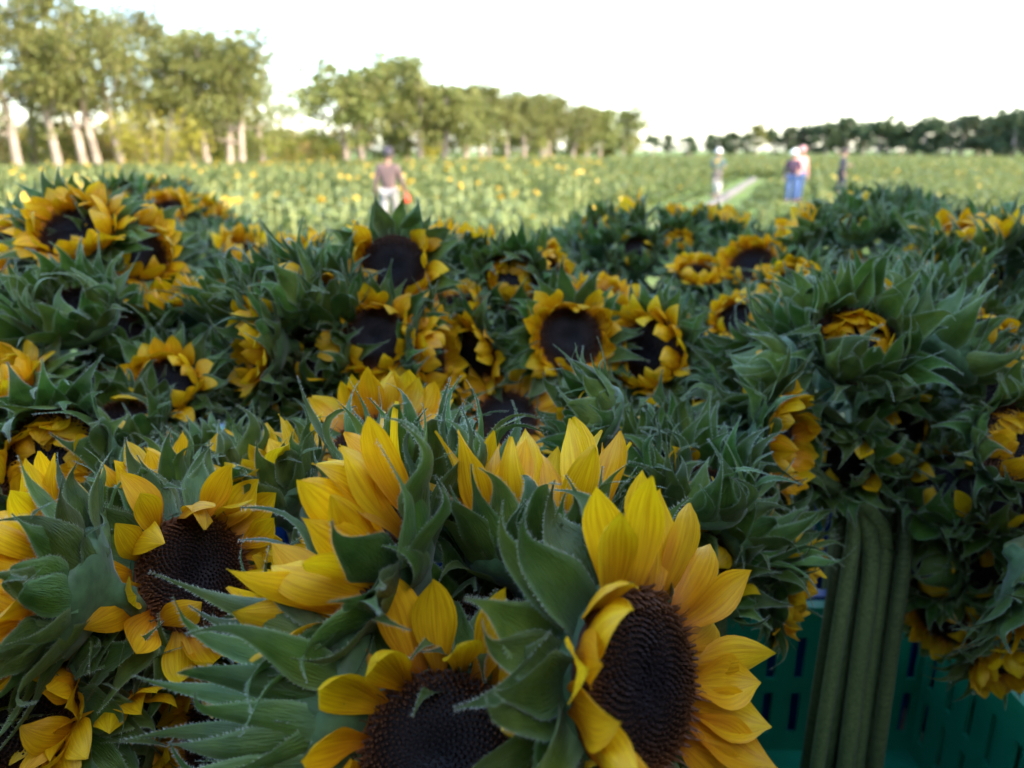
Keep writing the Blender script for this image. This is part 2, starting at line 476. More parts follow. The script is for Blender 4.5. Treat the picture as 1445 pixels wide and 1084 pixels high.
MODES = {   # petals: n, elevation lo/hi, kinds, length ; bracts: three rows of (elev lo, hi, kinds)
 'open':  dict(n=28, el=(2, 26), pk=('flat',), pl=1.0, br=((-34, -14, ('away',)), (-26, -8, ('away',)), (-20, -4, ('away',)))),
 'ragged':dict(n=26, el=(16, 76), pk=('flat', 'in', 'out', 'flat', 'in'), pl=0.95, br=((-20, 6, ('away',)), (-12, 8, ('away',)), (-8, 8, ('away',)))),
 'half':  dict(n=36, el=(48, 76), pk=('flat', 'in', 'flat', 'out'), pl=0.66, br=((6, 32, ('flare', 'away')), (16, 38, ('hug', 'away')), (20, 40, ('hug', 'away')))),
 'cup':   dict(n=22, el=(68, 94), pk=('flat', 'in', 'flat', 'out'), pl=0.95, br=((26, 52, ('flare', 'hug')), (42, 62, ('hug', 'flare')), (48, 68, ('hug',)))),
 'closed':dict(n=36, el=(148, 166), pk=('flat', 'flat', 'out'), pl=0.60, br=((34, 60, ('flare', 'hug')), (54, 80, ('hug',)), (66, 96, ('hug', 'in')))),
 'bud':   dict(n=5, el=(86, 114), pk=('in', 'flat'), pl=0.68, br=((40, 70, ('hug', 'flare')), (60, 88, ('hug', 'flare')), (74, 104, ('in', 'hug')))),
}
FLOOR_Z = 0.668
CROWD = []; SLOT = {}
def sunflower(px, py, D, n, mode, size=1.0, label='', group=None, P=None, base=None, seed=None, asym=None, skip=None, leaves=2, blen=1.0, plen=1.0, bw=1.0):
    """one cut sunflower: P is the centre of the disc, n the way it faces"""
    P = at(px, py, D) if P is None else P
    seed = seed if seed is not None else int(px*7+py*13+D*1000)
    rng = random.Random(seed)
    n = Vector(n).normalized()
    ref = Vector((0, 0, 1)) if abs(n.z) < 0.93 else Vector((0, 1, 0.2))
    yl = (ref-n*ref.dot(n)).normalized(); xl = yl.cross(n)
    Mx = Matrix((xl, yl, n)).transposed().to_4x4(); Mx.translation = P
    md = MODES[mode]
    root = ob('sunflower', None); root.empty_display_size = 0.02
    root.matrix_basis = Mx @ Matrix.Diagonal((size, size, size, 1))
    tag(root, label, 'sunflower', group)
    d = ob('disc', DISC, root, Matrix.Rotation(rng.uniform(0, 6.28), 4, 'Z'))
    f = ob('florets', FLORETS[rng.randrange(2)], d); f['kind'] = 'stuff'
    ob('receptacle', RECEPT, root)
    def place(name, me, a, r, z, elev, sx, sl, roll):
        M = (Matrix.Rotation(a-math.pi/2, 4, 'Z') @ Matrix.Translation((0, r, z)) @ Matrix.Rotation(elev, 4, 'X')
             @ Matrix.Rotation(roll, 4, 'Y') @ Matrix.Diagonal((sx, sl, (sx+sl)/2, 1)))
        ob(name, me, root, M)
    def tilt(a):
        if asym is None: return 0
        c = math.cos(a-R(asym[1]))
        return asym[0]*(max(0, c) if len(asym) > 2 else c)
    off = rng.uniform(0, 6.28)
    for k in range(md['n']):
        a = off+2*math.pi*(k+rng.uniform(-.32, .32))/md['n']
        row = k % 2
        if skip and math.cos(a-R(skip[0])) > math.cos(R(skip[1])): continue
        lo, hi = md['el']
        e = rng.uniform(lo, hi)+(4 if row else -4)+tilt(a)
        kind = rng.choice(md['pk'])
        s = rng.uniform(0.85, 1.12)*plen*md['pl']
        place('petal', rng.choice(PET[kind]), a, 0.0405+0.0015*row, -0.001-0.003*row, R(e), rng.uniform(0.85, 1.15), s, rng.uniform(-.35, .35))
    cnt = (14, 13, 11, 8)
    for row in range(4):
        lo, hi, kinds = md['br'][row] if row < 3 else (md['br'][0][0]-14, md['br'][0][1]-4, ('hug', 'flare', 'in'))
        o2 = rng.uniform(0, 6.28)
        for k in range(cnt[row]):
            a = o2+2*math.pi*(k+rng.uniform(-.3, .3))/cnt[row]
            e = rng.uniform(lo, hi)+tilt(a)*0.7
            s = rng.uniform(0.82, 1.2)*blen*(1.0, 1.0, 0.92, 0.72)[row]
            place('bract', rng.choice(BR[rng.choice(kinds)]), a, (0.037, 0.042, 0.0445, 0.027)[row], (-0.018, -0.012, -0.006, -0.0245)[row], R(e), rng.uniform(0.95, 1.35)*bw, s, rng.uniform(-.25, .25))
    # stem, in local coordinates of the head
    inv = root.matrix_basis.inverted()
    b = P-n*0.040*size
    c1 = b-n*0.02*size-Vector((0, 0, 0.02))
    bx, by = base
    k = SLOT[(bx, by)] = SLOT.get((bx, by), -1)+1            # each stem its own place in the sheaf
    sr, sa = .0135*math.sqrt(k+.3), k*2.4
    bind = Vector((bx+sr*math.cos(sa), by+sr*math.sin(sa), min(P.z-0.17, 1.24)+rng.uniform(-.02, .02)))
    foot = Vector((bx+(bind.x-bx)*1.2+rng.uniform(-.008, .008), by+(bind.y-by)*1.3+rng.uniform(-.008, .008), FLOOR_Z))
    c2 = bind+Vector((0, 0, 0.09))
    pts = []
    for i in range(9):
        t = i/8
        pts.append((1-t)**3*b+3*(1-t)**2*t*c1+3*(1-t)*t*t*c2+t**3*bind)
    pts += [bind.lerp(foot, t) for t in (0.3, 0.65, 1.0)]
    rr = rng.uniform(0.0076, 0.0098)
    mb = MB(); mb.tube([inv @ p for p in pts], [rr*(0.9+0.25*i/11)/size for i in range(12)], 8, 0, 0.05)
    ob('stem', mb.me('stem', [M_STEM], True), root)
    for k in range(leaves):
        i = rng.randrange(2, 6)
        p = pts[i]; t = (pts[i]-pts[i+1]).normalized()
        out = Vector((p.x-bx, p.y-by, 0)); out = out.normalized() if out.length > .01 else Vector((1, 0, 0))
        out = (Matrix.Rotation(rng.uniform(-1, 1), 3, 'Z') @ out)
        yl2 = (out*0.8+Vector((0, 0, rng.uniform(0.0, .5)))).normalized(); zl = (Vector((0, 0, 1))-yl2*yl2.z).normalized(); xl2 = yl2.cross(zl)
        M = Matrix((xl2, yl2, zl)).transposed().to_4x4(); M.translation = p
        s = rng.uniform(.65, 1.0)
        ob('leaf', rng.choice(LEAF), root, inv @ M @ Matrix.Diagonal((s, s, s, 1)))
    CROWD.append(P)
    return root

# ------------------------------------------------------------------ barn added right of the trailer, unseen, only to shade the bunches
M_ROOF = mat_simple('galvanised_sheet', (0.30, 0.29, 0.28), 0.6, 0.2, 2.0, 0.1, 0.01)
M_WOOD = mat_simple('weathered_wood', (0.20, 0.15, 0.10), 0.8, 0.35, 9, 0.5, 0.004)
M_STEEL = mat_simple('painted_steel', (0.10, 0.11, 0.12), 0.5, 0.2, 12, 0.15, 0.002)
M_RUBBER = mat_simple('black_rubber', (0.02, 0.02, 0.021), 0.8, 0.2, 30)
def build_shade_barn():
    root = tag(ob('shade_barn', None), 'tall weathered board building added outside the picture to shade the bunches', 'shade_barn')
    x0, x1, y0, y1, H = 3.05, 10.5, -9.0, 4.15, 5.3
    w = .19
    me = MB().box((0, 0, H/2-.1), (.03, w-.006, H+.2)).me('board', [M_WOOD])
    n = int((y1-y0)/w)
    for k in range(n):
        for x in (x0, x1): ob('board', me, root, Matrix.Translation((x+.007*(k % 2), y0+w*(k+.5), 0)))
    m = int((x1-x0-.1)/w)
    for k in range(m):
        for y in (y0, y1): ob('board', me, root, Matrix.Translation((x0+.06+w*(k+.5), y+.007*(k % 2), 0)) @ Matrix.Rotation(math.pi/2, 4, 'Z'))
    xm = (x0+x1)/2
    for s in (-1, 1):
        V = []; F = []; k = 120
        xe = xm+s*(xm-x0+.35)
        for (x, z) in ((xe, H-.12), (xm, H+1.9)):
            for i in range(k+1):
                V.append((x, y0-.3+(y1-y0+.35)*i/k, z+.02*math.cos(2*math.pi*i/4)))
        for i in range(k): F.append((i, i+1, k+2+i, k+1+i))
        ob('roof_sheet', mesh('roof_sheet', V, F, [M_ROOF]), root)
    for y in (y0+.1, y1-.1):
        mb = MB(); v = len(mb.v); mb.v += [Vector((x0+.05, y, H)), Vector((x1-.05, y, H)), Vector((xm, y, H+1.85)), Vector((x0+.05, y+.03, H)), Vector((x1-.05, y+.03, H)), Vector((xm, y+.03, H+1.85))]
        mb.f += [[0, 1, 2], [5, 4, 3], [0, 3, 4, 1], [1, 4, 5, 2], [2, 5, 3, 0]]; mb.m += [0]*5
        ob('gable', mb.me('gable', [M_WOOD]), root)
build_shade_barn()
def build_shade_shed():  # unseen walls added behind the camera to cut sky light from the rear
    root = tag(ob('shade_shed', None), 'unseen board walled building added behind the camera to block light', 'shade_shed')
    x0, x1, y0, y1, H = -6.5, 2.95, -6.0, -1.9, 3.2
    w = .19
    me = MB().box((0, 0, H/2-.1), (w-.006, .03, H+.2)).me('board', [M_WOOD])
    for k in range(int((x1-x0)/w)):
        for y in (y0, y1): ob('board', me, root, Matrix.Translation((x0+w*(k+.5), y+.007*(k % 2), 0)))
    for k in range(int((y1-y0-.1)/w)):
        ob('board', me, root, Matrix.Translation((x0+.007*(k % 2), y0+.06+w*(k+.5), 0)) @ Matrix.Rotation(math.pi/2, 4, 'Z'))
    mb = MB(); mb.box(((x0+x1)/2, (y0+y1)/2, H+.16), (x1-x0+.1, y1-y0+.4, .06), rot=Matrix.Rotation(R(1.5), 3, 'X')); ob('roof_sheet', mb.me('roof_sheet', [M_ROOF]), root)
build_shade_shed()

# ------------------------------------------------------------------ flatbed trailer that carries the crates
DECK_Z = 0.62
def build_trailer():
    root = tag(ob('flatbed_trailer', None), 'low flatbed trailer under the crates and sunflower bunches', 'trailer')
    root.location = (0, 1.35, 0)
    x0, x1, y0, y1 = -2.1, 2.1, -1.2, 1.15
    n = 16; w = (y1-y0)/n
    me = MB().box((0, 0, 0), (x1-x0, w-.008, .035)).me('plank', [M_WOOD])
    for k in range(n):
        ob('plank', me, root, Matrix.Translation((0, y0+w*(k+.5), DECK_Z-.0175)))
    mb = MB()
    for y in (y0+.25, y1-.25): mb.box((0, y, DECK_Z-.095), (x1-x0-.1, .08, .12))
    for x in (-1.7, 0, 1.7): mb.box((x, 0, DECK_Z-.097), (.06, y1-y0-.6, .10))
    ob('chassis', mb.me('chassis', [M_STEEL]), root)
    mb = MB(); mb.lathe([(.14, -.07), (.25, -.08), (.27, -.05), (.27, .05), (.25, .08), (.14, .07), (.14, -.07)], 28)
    ty = mb.me('tyre', [M_RUBBER], True)
    mb = MB(); mb.lathe([(.01, .03), (.05, .035), (.06, .01), (.11, .0), (.14, .05), (.145, -.05), (.01, -.04)], 20)
    rm = mb.me('rim', [M_STEEL], True)
    for x in (-1.3, 1.3):
        for y in (y0+.2, y1-.2):
            wh = ob('wheel', None, root, Matrix.Translation((x, y, .27)) @ Matrix.Rotation(math.pi/2, 4, 'X'))
            ob('tyre', ty, wh); ob('rim', rm, wh)
    mb = MB()
    for x in (-1.3, 1.3): mb.box((x, 0, .28), (.06, y1-y0-.5, .06)); mb.box((x, y0+.45, .40), (.05, .05, .26)); mb.box((x, y1-.45, .40), (.05, .05, .26))
    ob('axle', mb.me('axle', [M_STEEL]), root)
build_trailer()

def crate_meshes(mat, Lx=0.58, Ly=0.39, H=0.285, t=0.006):
    def wall(L):
        mb = MB()
        mb.box((0, 0, H*0.92), (L, t, H*0.16)); mb.box((0, 0, H*0.5), (L, t, H*0.10)); mb.box((0, 0, H*0.08), (L, t, H*0.16))
        k = int(L/0.048); sl = 0.016; s = L/k
        for z0, z1 in ((.16, .45), (.55, .84)):
            for i in range(k+1):
                x = -L/2+s*i
                a, b = max(-L/2, x-s/2+sl/2), min(L/2, x+s/2-sl/2)
                mb.box(((a+b)/2, 0, H*(z0+z1)/2), (b-a, t*.96, H*(z1-z0)))
        for i in range(3): mb.box((-L/2+L*(i+.5)/3, t*.9, H*.5), (.012, t, H*.96))
        return mb.me('wall', [mat])
    wl, ws = wall(Lx), wall(Ly-2*t-.001)
    mb = MB()
    for s in (-1, 1):
        mb.box((0, s*(Ly/2+.003), H+.006), (Lx+.03, .022, .016)); mb.box((s*(Lx/2+.003), 0, H+.006), (.022, Ly-.017, .0158))
    rim = mb.me('rim', [mat])
    mb = MB(); mb.box((0, 0, .004), (Lx-.004, Ly-.004, .006)); fl = mb.me('base', [mat])
    return wl, ws, rim, fl, Lx, Ly, t
CR_G, CR_B = crate_meshes(M_GREEN), crate_meshes(M_BLUE)
def crate(x, y, blue, label, group, rz=0.0, z=DECK_Z):
    wl, ws, rim, fl, Lx, Ly, t = CR_B if blue else CR_G
    root = tag(ob('crate', None), label, 'crate', group)
    root.matrix_basis = Matrix.Translation((x, y, z+.002)) @ Matrix.Rotation(rz, 4, 'Z')
    ob('wall', wl, root, Matrix.Translation((0, Ly/2-t/2, 0)))
    ob('wall', wl, root, Matrix.Translation((0, -Ly/2+t/2, 0)) @ Matrix.Rotation(math.pi, 4, 'Z'))
    ob('wall', ws, root, Matrix.Translation((-Lx/2+t/2, 0, 0)) @ Matrix.Rotation(math.pi/2, 4, 'Z'))
    ob('wall', ws, root, Matrix.Translation((Lx/2-t/2, 0, 0)) @ Matrix.Rotation(-math.pi/2, 4, 'Z'))
    ob('rim', rim, root); ob('base', fl, root)

# ------------------------------------------------------------------ trees
def mat_leaf(name, c0, c1, tr=0.35, val=0.6):
    m, nt, out = new_mat(name)
    a = attr(nt, 'tone')
    c = ramp(nt, a, [(0.0, c0), (1.0, c1)])
    hs = N(nt, 'ShaderNodeHueSaturation'); nt.links.new(c, hs.inputs['Color'])
    r = orand(nt)
    nt.links.new(math_n(nt, 'ADD', math_n(nt, 'MULTIPLY', r, 0.03), 0.485), hs.inputs['Hue'])
    nt.links.new(math_n(nt, 'ADD', math_n(nt, 'MULTIPLY', r, 0.3), 0.85), hs.inputs['Value'])
    principled(nt, out, hs.outputs[0], 0.55, trans=tr, spec=0.3)
    return m
M_LEAF = mat_leaf('tree_leaves', (0.075, 0.10, 0.022), (0.21, 0.20, 0.05))
M_LEAF_FAR = mat_leaf('far_tree_leaves', (0.030, 0.055, 0.022), (0.075, 0.10, 0.035), 0.25)
M_LEAF_OLIVE = mat_leaf('olive_tree_leaves', (0.09, 0.10, 0.02), (0.18, 0.17, 0.04), 0.35)
M_SHRUB_Y = mat_leaf('yellow_green_leaves', (0.18, 0.19, 0.02), (0.40, 0.33, 0.05), 0.4)
M_SHRUB_G = mat_leaf('shrub_green_leaves', (0.12, 0.15, 0.025), (0.27, 0.26, 0.05), 0.4)
M_SHRUB_O = mat_leaf('dry_orange_leaves', (0.26, 0.17, 0.05), (0.48, 0.33, 0.12), 0.35)
def mat_bark():
    m, nt, out = new_mat('pale_bark')
    co = objco(nt)
    mp = N(nt, 'ShaderNodeMapping'); mp.inputs['Scale'].default_value = (1, 1, .25); nt.links.new(co, mp.inputs[0])
    n = noise(nt, mp.outputs[0], 4, 5, .65)
    c = ramp(nt, n, [(0.3, (0.15, 0.11, 0.08)), (0.55, (0.30, 0.24, 0.19)), (0.75, (0.42, 0.36, 0.30))])
    principled(nt, out, c, 0.85, n, .6, .03, spec=.2)
    return m
M_BARK = mat_bark()

def leaf_cloud(rng, clumps, per, size, mat, name='crown'):
    """clumps: (centre, radius); leaf-sized quads spread through each clump"""
    nr = np.random.RandomState(rng.randrange(1 << 30))
    Vs = []; tone = []
    for c, r in clumps:
        k = max(8, int(per*(r**2)))
        d = nr.normal(size=(k, 3)); d /= np.linalg.norm(d, axis=1)[:, None]
        p = np.array(c)+d*(r*nr.uniform(0.45, 1.02, (k, 1)))*np.array([1, 1, .8])
        nrm = nr.normal(size=(k, 3)); nrm /= np.linalg.norm(nrm, axis=1)[:, None]
        a = np.cross(nrm, nr.normal(size=(k, 3))); a /= np.linalg.norm(a, axis=1)[:, None]
        b = np.cross(nrm, a)
        s = size*nr.uniform(0.6, 1.35, (k, 1))
        q = np.stack([p-a*s*.9, p-b*s*.42, p+a*s*.9, p+b*s*.42], 1)
        Vs.append(q.reshape(-1, 3))
        tone.append(np.repeat(np.clip(nr.normal(0.5, .25, k)+nr.normal(0, .12), 0, 1), 4))
    V = np.concatenate(Vs); F = np.arange(len(V)).reshape(-1, 4)
    return fast_mesh(name, V, F, [mat], attrs={'tone': np.concatenate(tone)})

def tree_parts(seed, H, trunk_h, spread, r0, mat, per=16, leaf=0.17, nl=9, twin=False, lean=0.0):
    rng = random.Random(seed)
    trunks = []; tips = []
    bases = [(0, 0)] if not twin else [(-.35, 0), (.4, .2)]
    for bx, by in bases:
        mb = MB()
        lx = lean+rng.uniform(-.05, .05)
        pts = [Vector((bx+lx*t*H*.7+.15*math.sin(t*5+seed), by, -.2+t*H*.8)) for t in [i/7 for i in range(8)]]
        mb.tube(pts, [r0*(1-.85*(i/7)**.8)+.03 for i in range(8)], 9)
        for k in range(nl):
            t = rng.uniform(trunk_h/H*1.1, .95); i = min(6, int(t*7/.99)); p = pts[i].lerp(pts[i+1], rng.random())
            a = rng.uniform(0, 6.28); ln = spread*rng.uniform(.45, 1.0)*(1.1-.45*t)
            e = p+Vector((math.cos(a)*ln, math.sin(a)*ln, ln*rng.uniform(.25, .9)))
            m = p.lerp(e, .5)+Vector((0, 0, -.1*ln))
            mb.tube([p, m, e], [r0*.33*(1-.5*t), r0*.2*(1-.5*t), .02], 6)
            tips += [e, m.lerp(e, .55)]
        tips += [pts[-1], pts[-2]]
        trunks.append(mb.me('trunk', [M_BARK], True))
    clumps = []
    for e in tips:
        for q in range(5):
            z = e.z+rng.uniform(-.5, .6)
            if z < trunk_h*0.95: z = trunk_h*0.95+rng.uniform(0, .6)
            z = min(z, H-.5)
            clumps.append(((e.x+rng.gauss(0, .75), e.y+rng.gauss(0, .75), z+rng.gauss(0, .3)), rng.uniform(.3, .85)*spread/3.4))
    # hanging skirts of foliage and a ragged top
    for q in range(14):
        a = rng.uniform(0, 6.28); rr = spread*rng.uniform(.3, 1.0)
        clumps.append(((math.cos(a)*rr, math.sin(a)*rr, rng.uniform(trunk_h*.8, H*.8)), rng.uniform(.25, .6)*spread/3.4))
    return trunks, leaf_cloud(rng, clumps, per, leaf, mat)

def at_ground(px, d, z=0.0):
    """ground point seen at photo column px, d metres away along +Y"""
    return Vector(((px-722.5)/FPX*d*math.cos(PITCH)*1.045, d, z))
def put_tree(parts, P, s, rz, label, group, cat='tree', name='tree'):
    root = tag(ob(name, None), label, cat, group)
    root.matrix_basis = Matrix.Translation(P) @ Matrix.Rotation(rz, 4, 'Z') @ Matrix.Diagonal((s, s, s, 1))
    for t in parts[0]: ob('trunk', t, root)
    ob('crown', parts[1], root)
    return root
def build_trees():
    G = 'trees lining the left edge of the field'
    # px, distance, height, trunk height, spread, twin, lean, label
    near = [(-62, 45, 12.0, 4.0, 3.6, 0, .02, 'tall tree cut by the left edge, only its right crown showing'),
            (2, 43, 11.0, 3.6, 3.4, 0, .03, 'tree whose pale leaning trunk stands at the left picture edge'),
            (52, 44, 11.6, 3.6, 3.0, 0, -.04, 'tree with slanting pale trunk, second trunk from the left edge'),
            (105, 45, 11.4, 3.4, 3.2, 0, -.05, 'tree with slanting pale trunk, third trunk from the left edge'),
            (147, 46, 10.9, 3.5, 3.0, 1, -.03, 'tree with a reddish forked pair of trunks in the left group'),
            (192, 47, 10.6, 3.0, 3.7, 0, -.01, 'tree with straight white trunk left of the yellow shrub'),
            (258, 54, 10.4, 3.0, 3.6, 0, .02, 'slender tree behind the bright yellow shrub'),
            (312, 50, 9.8, 3.2, 3.2, 0, -.01, 'pale trunked tree, second last of the left group'),
            (350, 51, 9.3, 3.1, 4.1, 1, .02, 'wide crowned tree with twin trunks ending the left group before the gap'),
            (76, 50, 11.4, 3.2, 3.4, 0, .01, 'tree standing back between the two slanting trunks at left'),
            (226, 51, 10.6, 3.0, 3.4, 0, .0, 'tree rising directly behind the yellow shrub'),
            (286, 53, 10.2, 3.0, 3.4, 0, .0, 'tree between the yellow shrub and the twin trunks'),
            (380, 56, 8.6, 2.8, 2.8, 0, .02, 'lower tree hanging out over the gap right of the twin trunks'),
            (497, 62, 9.0, 3.0, 3.5, 0, -.02, 'dark crowned tree just right of the gap in the tree line'),
            (518, 63, 8.6, 3.1, 2.8, 0, .0, 'white trunked tree directly behind the man in the brown shirt'),
            (562, 70, 9.6, 3.0, 3.6, 0, .0, 'tree just right of the man in the brown shirt'),
            (601, 68, 9.2, 3.0, 3.4, 0, .0, 'tree with bright pale trunk in middle of the tree line'),
            (632, 69, 7.6, 2.8, 3.2, 0, .01, 'tree with bright pale trunk, last tall one before the line drops'),
            (582, 75, 9.2, 2.8, 3.6, 0, .0, 'tree filling the line between the two brightest middle trunks'),
            (660, 79, 8.6, 2.8, 3.6, 0, .0, 'leafy tree left of the round crowned one'),
            (738, 96, 9.0, 2.6, 3.8, 0, .0, 'leafy tree left of the domed tree with clustered trunks'),
            (822, 118, 8.6, 2.4, 4.0, 0, .0, 'leafy tree filling the receding line before its end'),
            (684, 84, 8.8, 3.2, 3.4, 1, .0, 'round crowned tree in the receding middle line'),
            (716, 88, 8.4, 3.1, 3.2, 0, .0, 'tree right of the round crowned one in the receding line'),
            (768, 102, 9.2, 3.2, 3.6, 1, .0, 'domed tree with clustered pale trunks in the receding line'),
            (806, 112, 8.0, 3.0, 3.4, 0, .0, 'small looking tree right of the domed tree'),
            (842, 124, 8.2, 2.6, 3.6, 0, .0, 'dense tree, second last of the receding line'),
            (872, 132, 8.8, 2.2, 4.0, 0, .0, 'dense rounded tree ending the receding line at right')]
    for i, (px, d, H, th, sp, tw, ln, lab) in enumerate(near):
        th *= .84; sp *= 1.08
        pr = tree_parts(300+i*7, H, th, sp, (.25 if d < 55 else .30), M_LEAF, 95 if d < 60 else 85, .14 if d < 60 else .2, 12, bool(tw), ln)
        put_tree(pr, at_ground(px, d), 1.0, 0.0, lab, G)
    fars = [tree_parts(700+i, 10, .7, 4.2, .4, M_LEAF_FAR, 36, .42, 10) for i in range(4)]
    olive = tree_parts(760, 9.5, .6, 4.0, .4, M_LEAF_OLIVE, 40, .36, 9)
    rng = random.Random(77)
    GF = 'dark trees along the far right horizon'
    def far(px, d, s, lab, parts=None):
        put_tree(parts or rng.choice(fars), at_ground(px, d), s, rng.uniform(0, 6.28), lab, GF)
    for px, d, s, lab in ((912, 205, .62, 'small round far tree just right of the receding line'), (934, 215, .62, 'far tree between two small dark ones left of the horizon gap'),
                          (962, 190, .58, 'dark far tree at the left side of the horizon gap')):
        far(px, d, s, lab)
    far(990, 230, .66, 'lowest dark far tree at the right side of the horizon gap')
    far(1014, 225, .72, 'dark far tree second after the horizon gap')
    far(1040, 222, .74, 'dark far tree touching the olive tree on its left')
    far(1003, 210, .66, 'dark far tree starting the right horizon row after the gap')
    far(1026, 215, .68, 'dark far tree left of the olive coloured one')
    far(1052, 205, .86, 'olive coloured rounded tree standing out in the dark horizon row', olive)
    ORD = ['first', 'second', 'third', 'fourth', 'fifth', 'sixth', 'seventh', 'eighth', 'ninth', 'tenth', 'eleventh', 'twelfth', 'thirteenth', 'fourteenth', 'fifteenth', 'sixteenth', 'seventeenth', 'eighteenth', 'nineteenth', 'twentieth', 'twenty-first', 'twenty-second', 'twenty-third', 'twenty-fourth']
    pxs = list(range(1078, 1470, 17))
    for i, px in enumerate(pxs):
        t = (px-1078)/370
        d = 215-75*t
        far(px+rng.uniform(-4, 4), d+rng.uniform(-6, 6), (.86+.14*t+(.14 if px > 1375 else 0))*rng.uniform(.9, 1.12),
            'dark tree in the even horizon row, ' + ORD[i] + ' to the right of the olive tree')
    # undergrowth behind the trunks
    def shrub(px, d, h, w, mat, lab, grp, seed):
        rg = random.Random(seed)
        cl = [((rg.uniform(-w, w)*.7, rg.uniform(-.6, .6)*w*.5, rg.uniform(.3, 1)*h*.75), rg.uniform(.3, .6)*h*.6) for k in range(12)]
        root = tag(ob('shrub', None), lab, 'shrub', grp); h *= 1.0
        root.location = at_ground(px, d)
        mb = MB()
        for k in range(5):
            a = rg.uniform(0, 6.28)
            mb.tube([(0.1*math.cos(a), .1*math.sin(a), -.1), (w*.3*math.cos(a), w*.3*math.sin(a), h*.4), (w*.55*math.cos(a), w*.4*math.sin(a), h*.75)], [.05, .035, .01], 5)
        ob('stem', mb.me('stem', [M_BARK], True), root)
        ob('foliage', leaf_cloud(rg, cl, 90, .13*d/50, mat, 'foliage'), root)
    GS = 'undergrowth beneath the left trees'
    sh = [(-20, 52, 2.8, 2.0, 'o'), (28, 55, 2.6, 2.2, 'o'), (75, 54, 3.2, 2.2, 'g'), (122, 56, 3.0, 2.4, 'g'), (165, 57, 2.6, 2.0, 'o'), (215, 57, 2.8, 2.0, 'o'), (245, 51, 3.6, 2.3, 'y'),
          (285, 60, 2.8, 2.2, 'o'), (362, 60, 2.8, 2.4, 'g'), (398, 64, 2.7, 2.4, 'g'), (432, 66, 2.6, 2.3, 'o'), (462, 70, 3.2, 2.6, 'y'), (545, 78, 3.0, 2.6, 'g'), (580, 80, 2.8, 2.8, 'y'), (650, 88, 3.2, 3.2, 'g'), (735, 105, 3.4, 3.4, 'g'), (790, 122, 3.4, 4, 'g'), (855, 142, 3.6, 4.5, 'g')]
    kinds = {'o': (M_SHRUB_O, 'dry orange brown'), 'g': (M_SHRUB_G, 'green'), 'y': (M_SHRUB_Y, 'bright yellow green')}
    where = ['at the left picture edge', 'right of the first pale trunk', 'between the slanting pale trunks', 'left of the reddish forked trunks', 'behind the forked trunks', 'behind the straight white trunk', 'glowing in the middle of the left group',
             'right of the glowing yellow shrub', 'just right of the twin trunks', 'in the gap between the tree groups, left one', 'in the gap between the tree groups, middle one', 'in the gap, left of the dark crowned tree', 'behind the white trunk near the man', 'right of the man in brown', 'before the line drops', 'below the receding line', 'beneath the small looking tree', 'at the far end of the receding line']
    for i, (px, d, h, w, k) in enumerate(sh):
        h *= 1.4; w *= 1.35; d -= 4.5
        shrub(px, d, h, w, kinds[k][0], f'{kinds[k][1]} shrub {where[i]}', GS, 50+i)
    for i in range(17):
        px = -70+i*36; d = 60+i*1.6
        k = 'gogygoggogyggoggo'[i]
        shrub(px, d, 4.6 if px < 400 else 3.8, 3.0, kinds[k][0], f'{kinds[k][1]} bush in the thicket behind the left tree trunks', 'thicket behind the left trees', 150+i)
build_trees()

# ------------------------------------------------------------------ the standing crop
def mat_crop():
    m, nt, out = new_mat('crop_leaf')
    a = attr(nt, 'tone'); r = orand(nt)
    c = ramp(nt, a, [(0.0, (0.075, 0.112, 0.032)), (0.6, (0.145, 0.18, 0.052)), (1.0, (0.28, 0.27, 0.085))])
    principled(nt, out, c, 0.55, trans=0.35, spec=.3)
    return m
M_CROP = mat_crop()
M_CSTEM = mat_simple('crop_stem', (0.24, 0.26, 0.09), 0.7, 0.2, 4)
M_CPET = mat_simple('crop_petal', (0.70, 0.44, 0.02), 0.5, 0.15, 9, trans=0.35)
M_CDISC = mat_simple('crop_disc', (0.16, 0.075, 0.015), 0.8, 0.3, 40)
def region(x, y):
    """height of the crop: tall on the left and centre, low weeds on the right"""
    t = sstep(0.04, 0.20, x/max(y, 1))
    h = 0.98*(1-t)+0.40*t
    h *= 0.80+0.20*sstep(12, 24, y)
    if t > .5 and y > 34: h += 0.25*sstep(34, 60, y)
    pd = path_dist(x, y)
    if pd < 1.6: h *= 0.30
    # lane between camera and the strip stays low so that the strip shows
    if 14 < y < 46 and abs(x-(PA.x+(PB.x-PA.x)*(y-PA.y)/(PB.y-PA.y))) < 2.4+max(0, (y-30)*.05): h *= 0.55
    return h, t
LINE = [(-34, 40), (-24, 41.5), (-19, 46), (-13.5, 58), (-5, 68), (0, 80), (6, 100), (20, 132), (45, 185), (90, 170), (120, 120)]
def limit(x):
    for (xa, ya), (xb, yb) in zip(LINE, LINE[1:]):
        if xa <= x <= xb: return ya+(yb-ya)*(x-xa)/(xb-xa)
    return 40 if x < 0 else 120
PEOPLE_AT = [(-2.46, 15.8), (9.1, 25.8), (9.5, 26.2), (7.65, 29.5), (12.6, 30.5)]
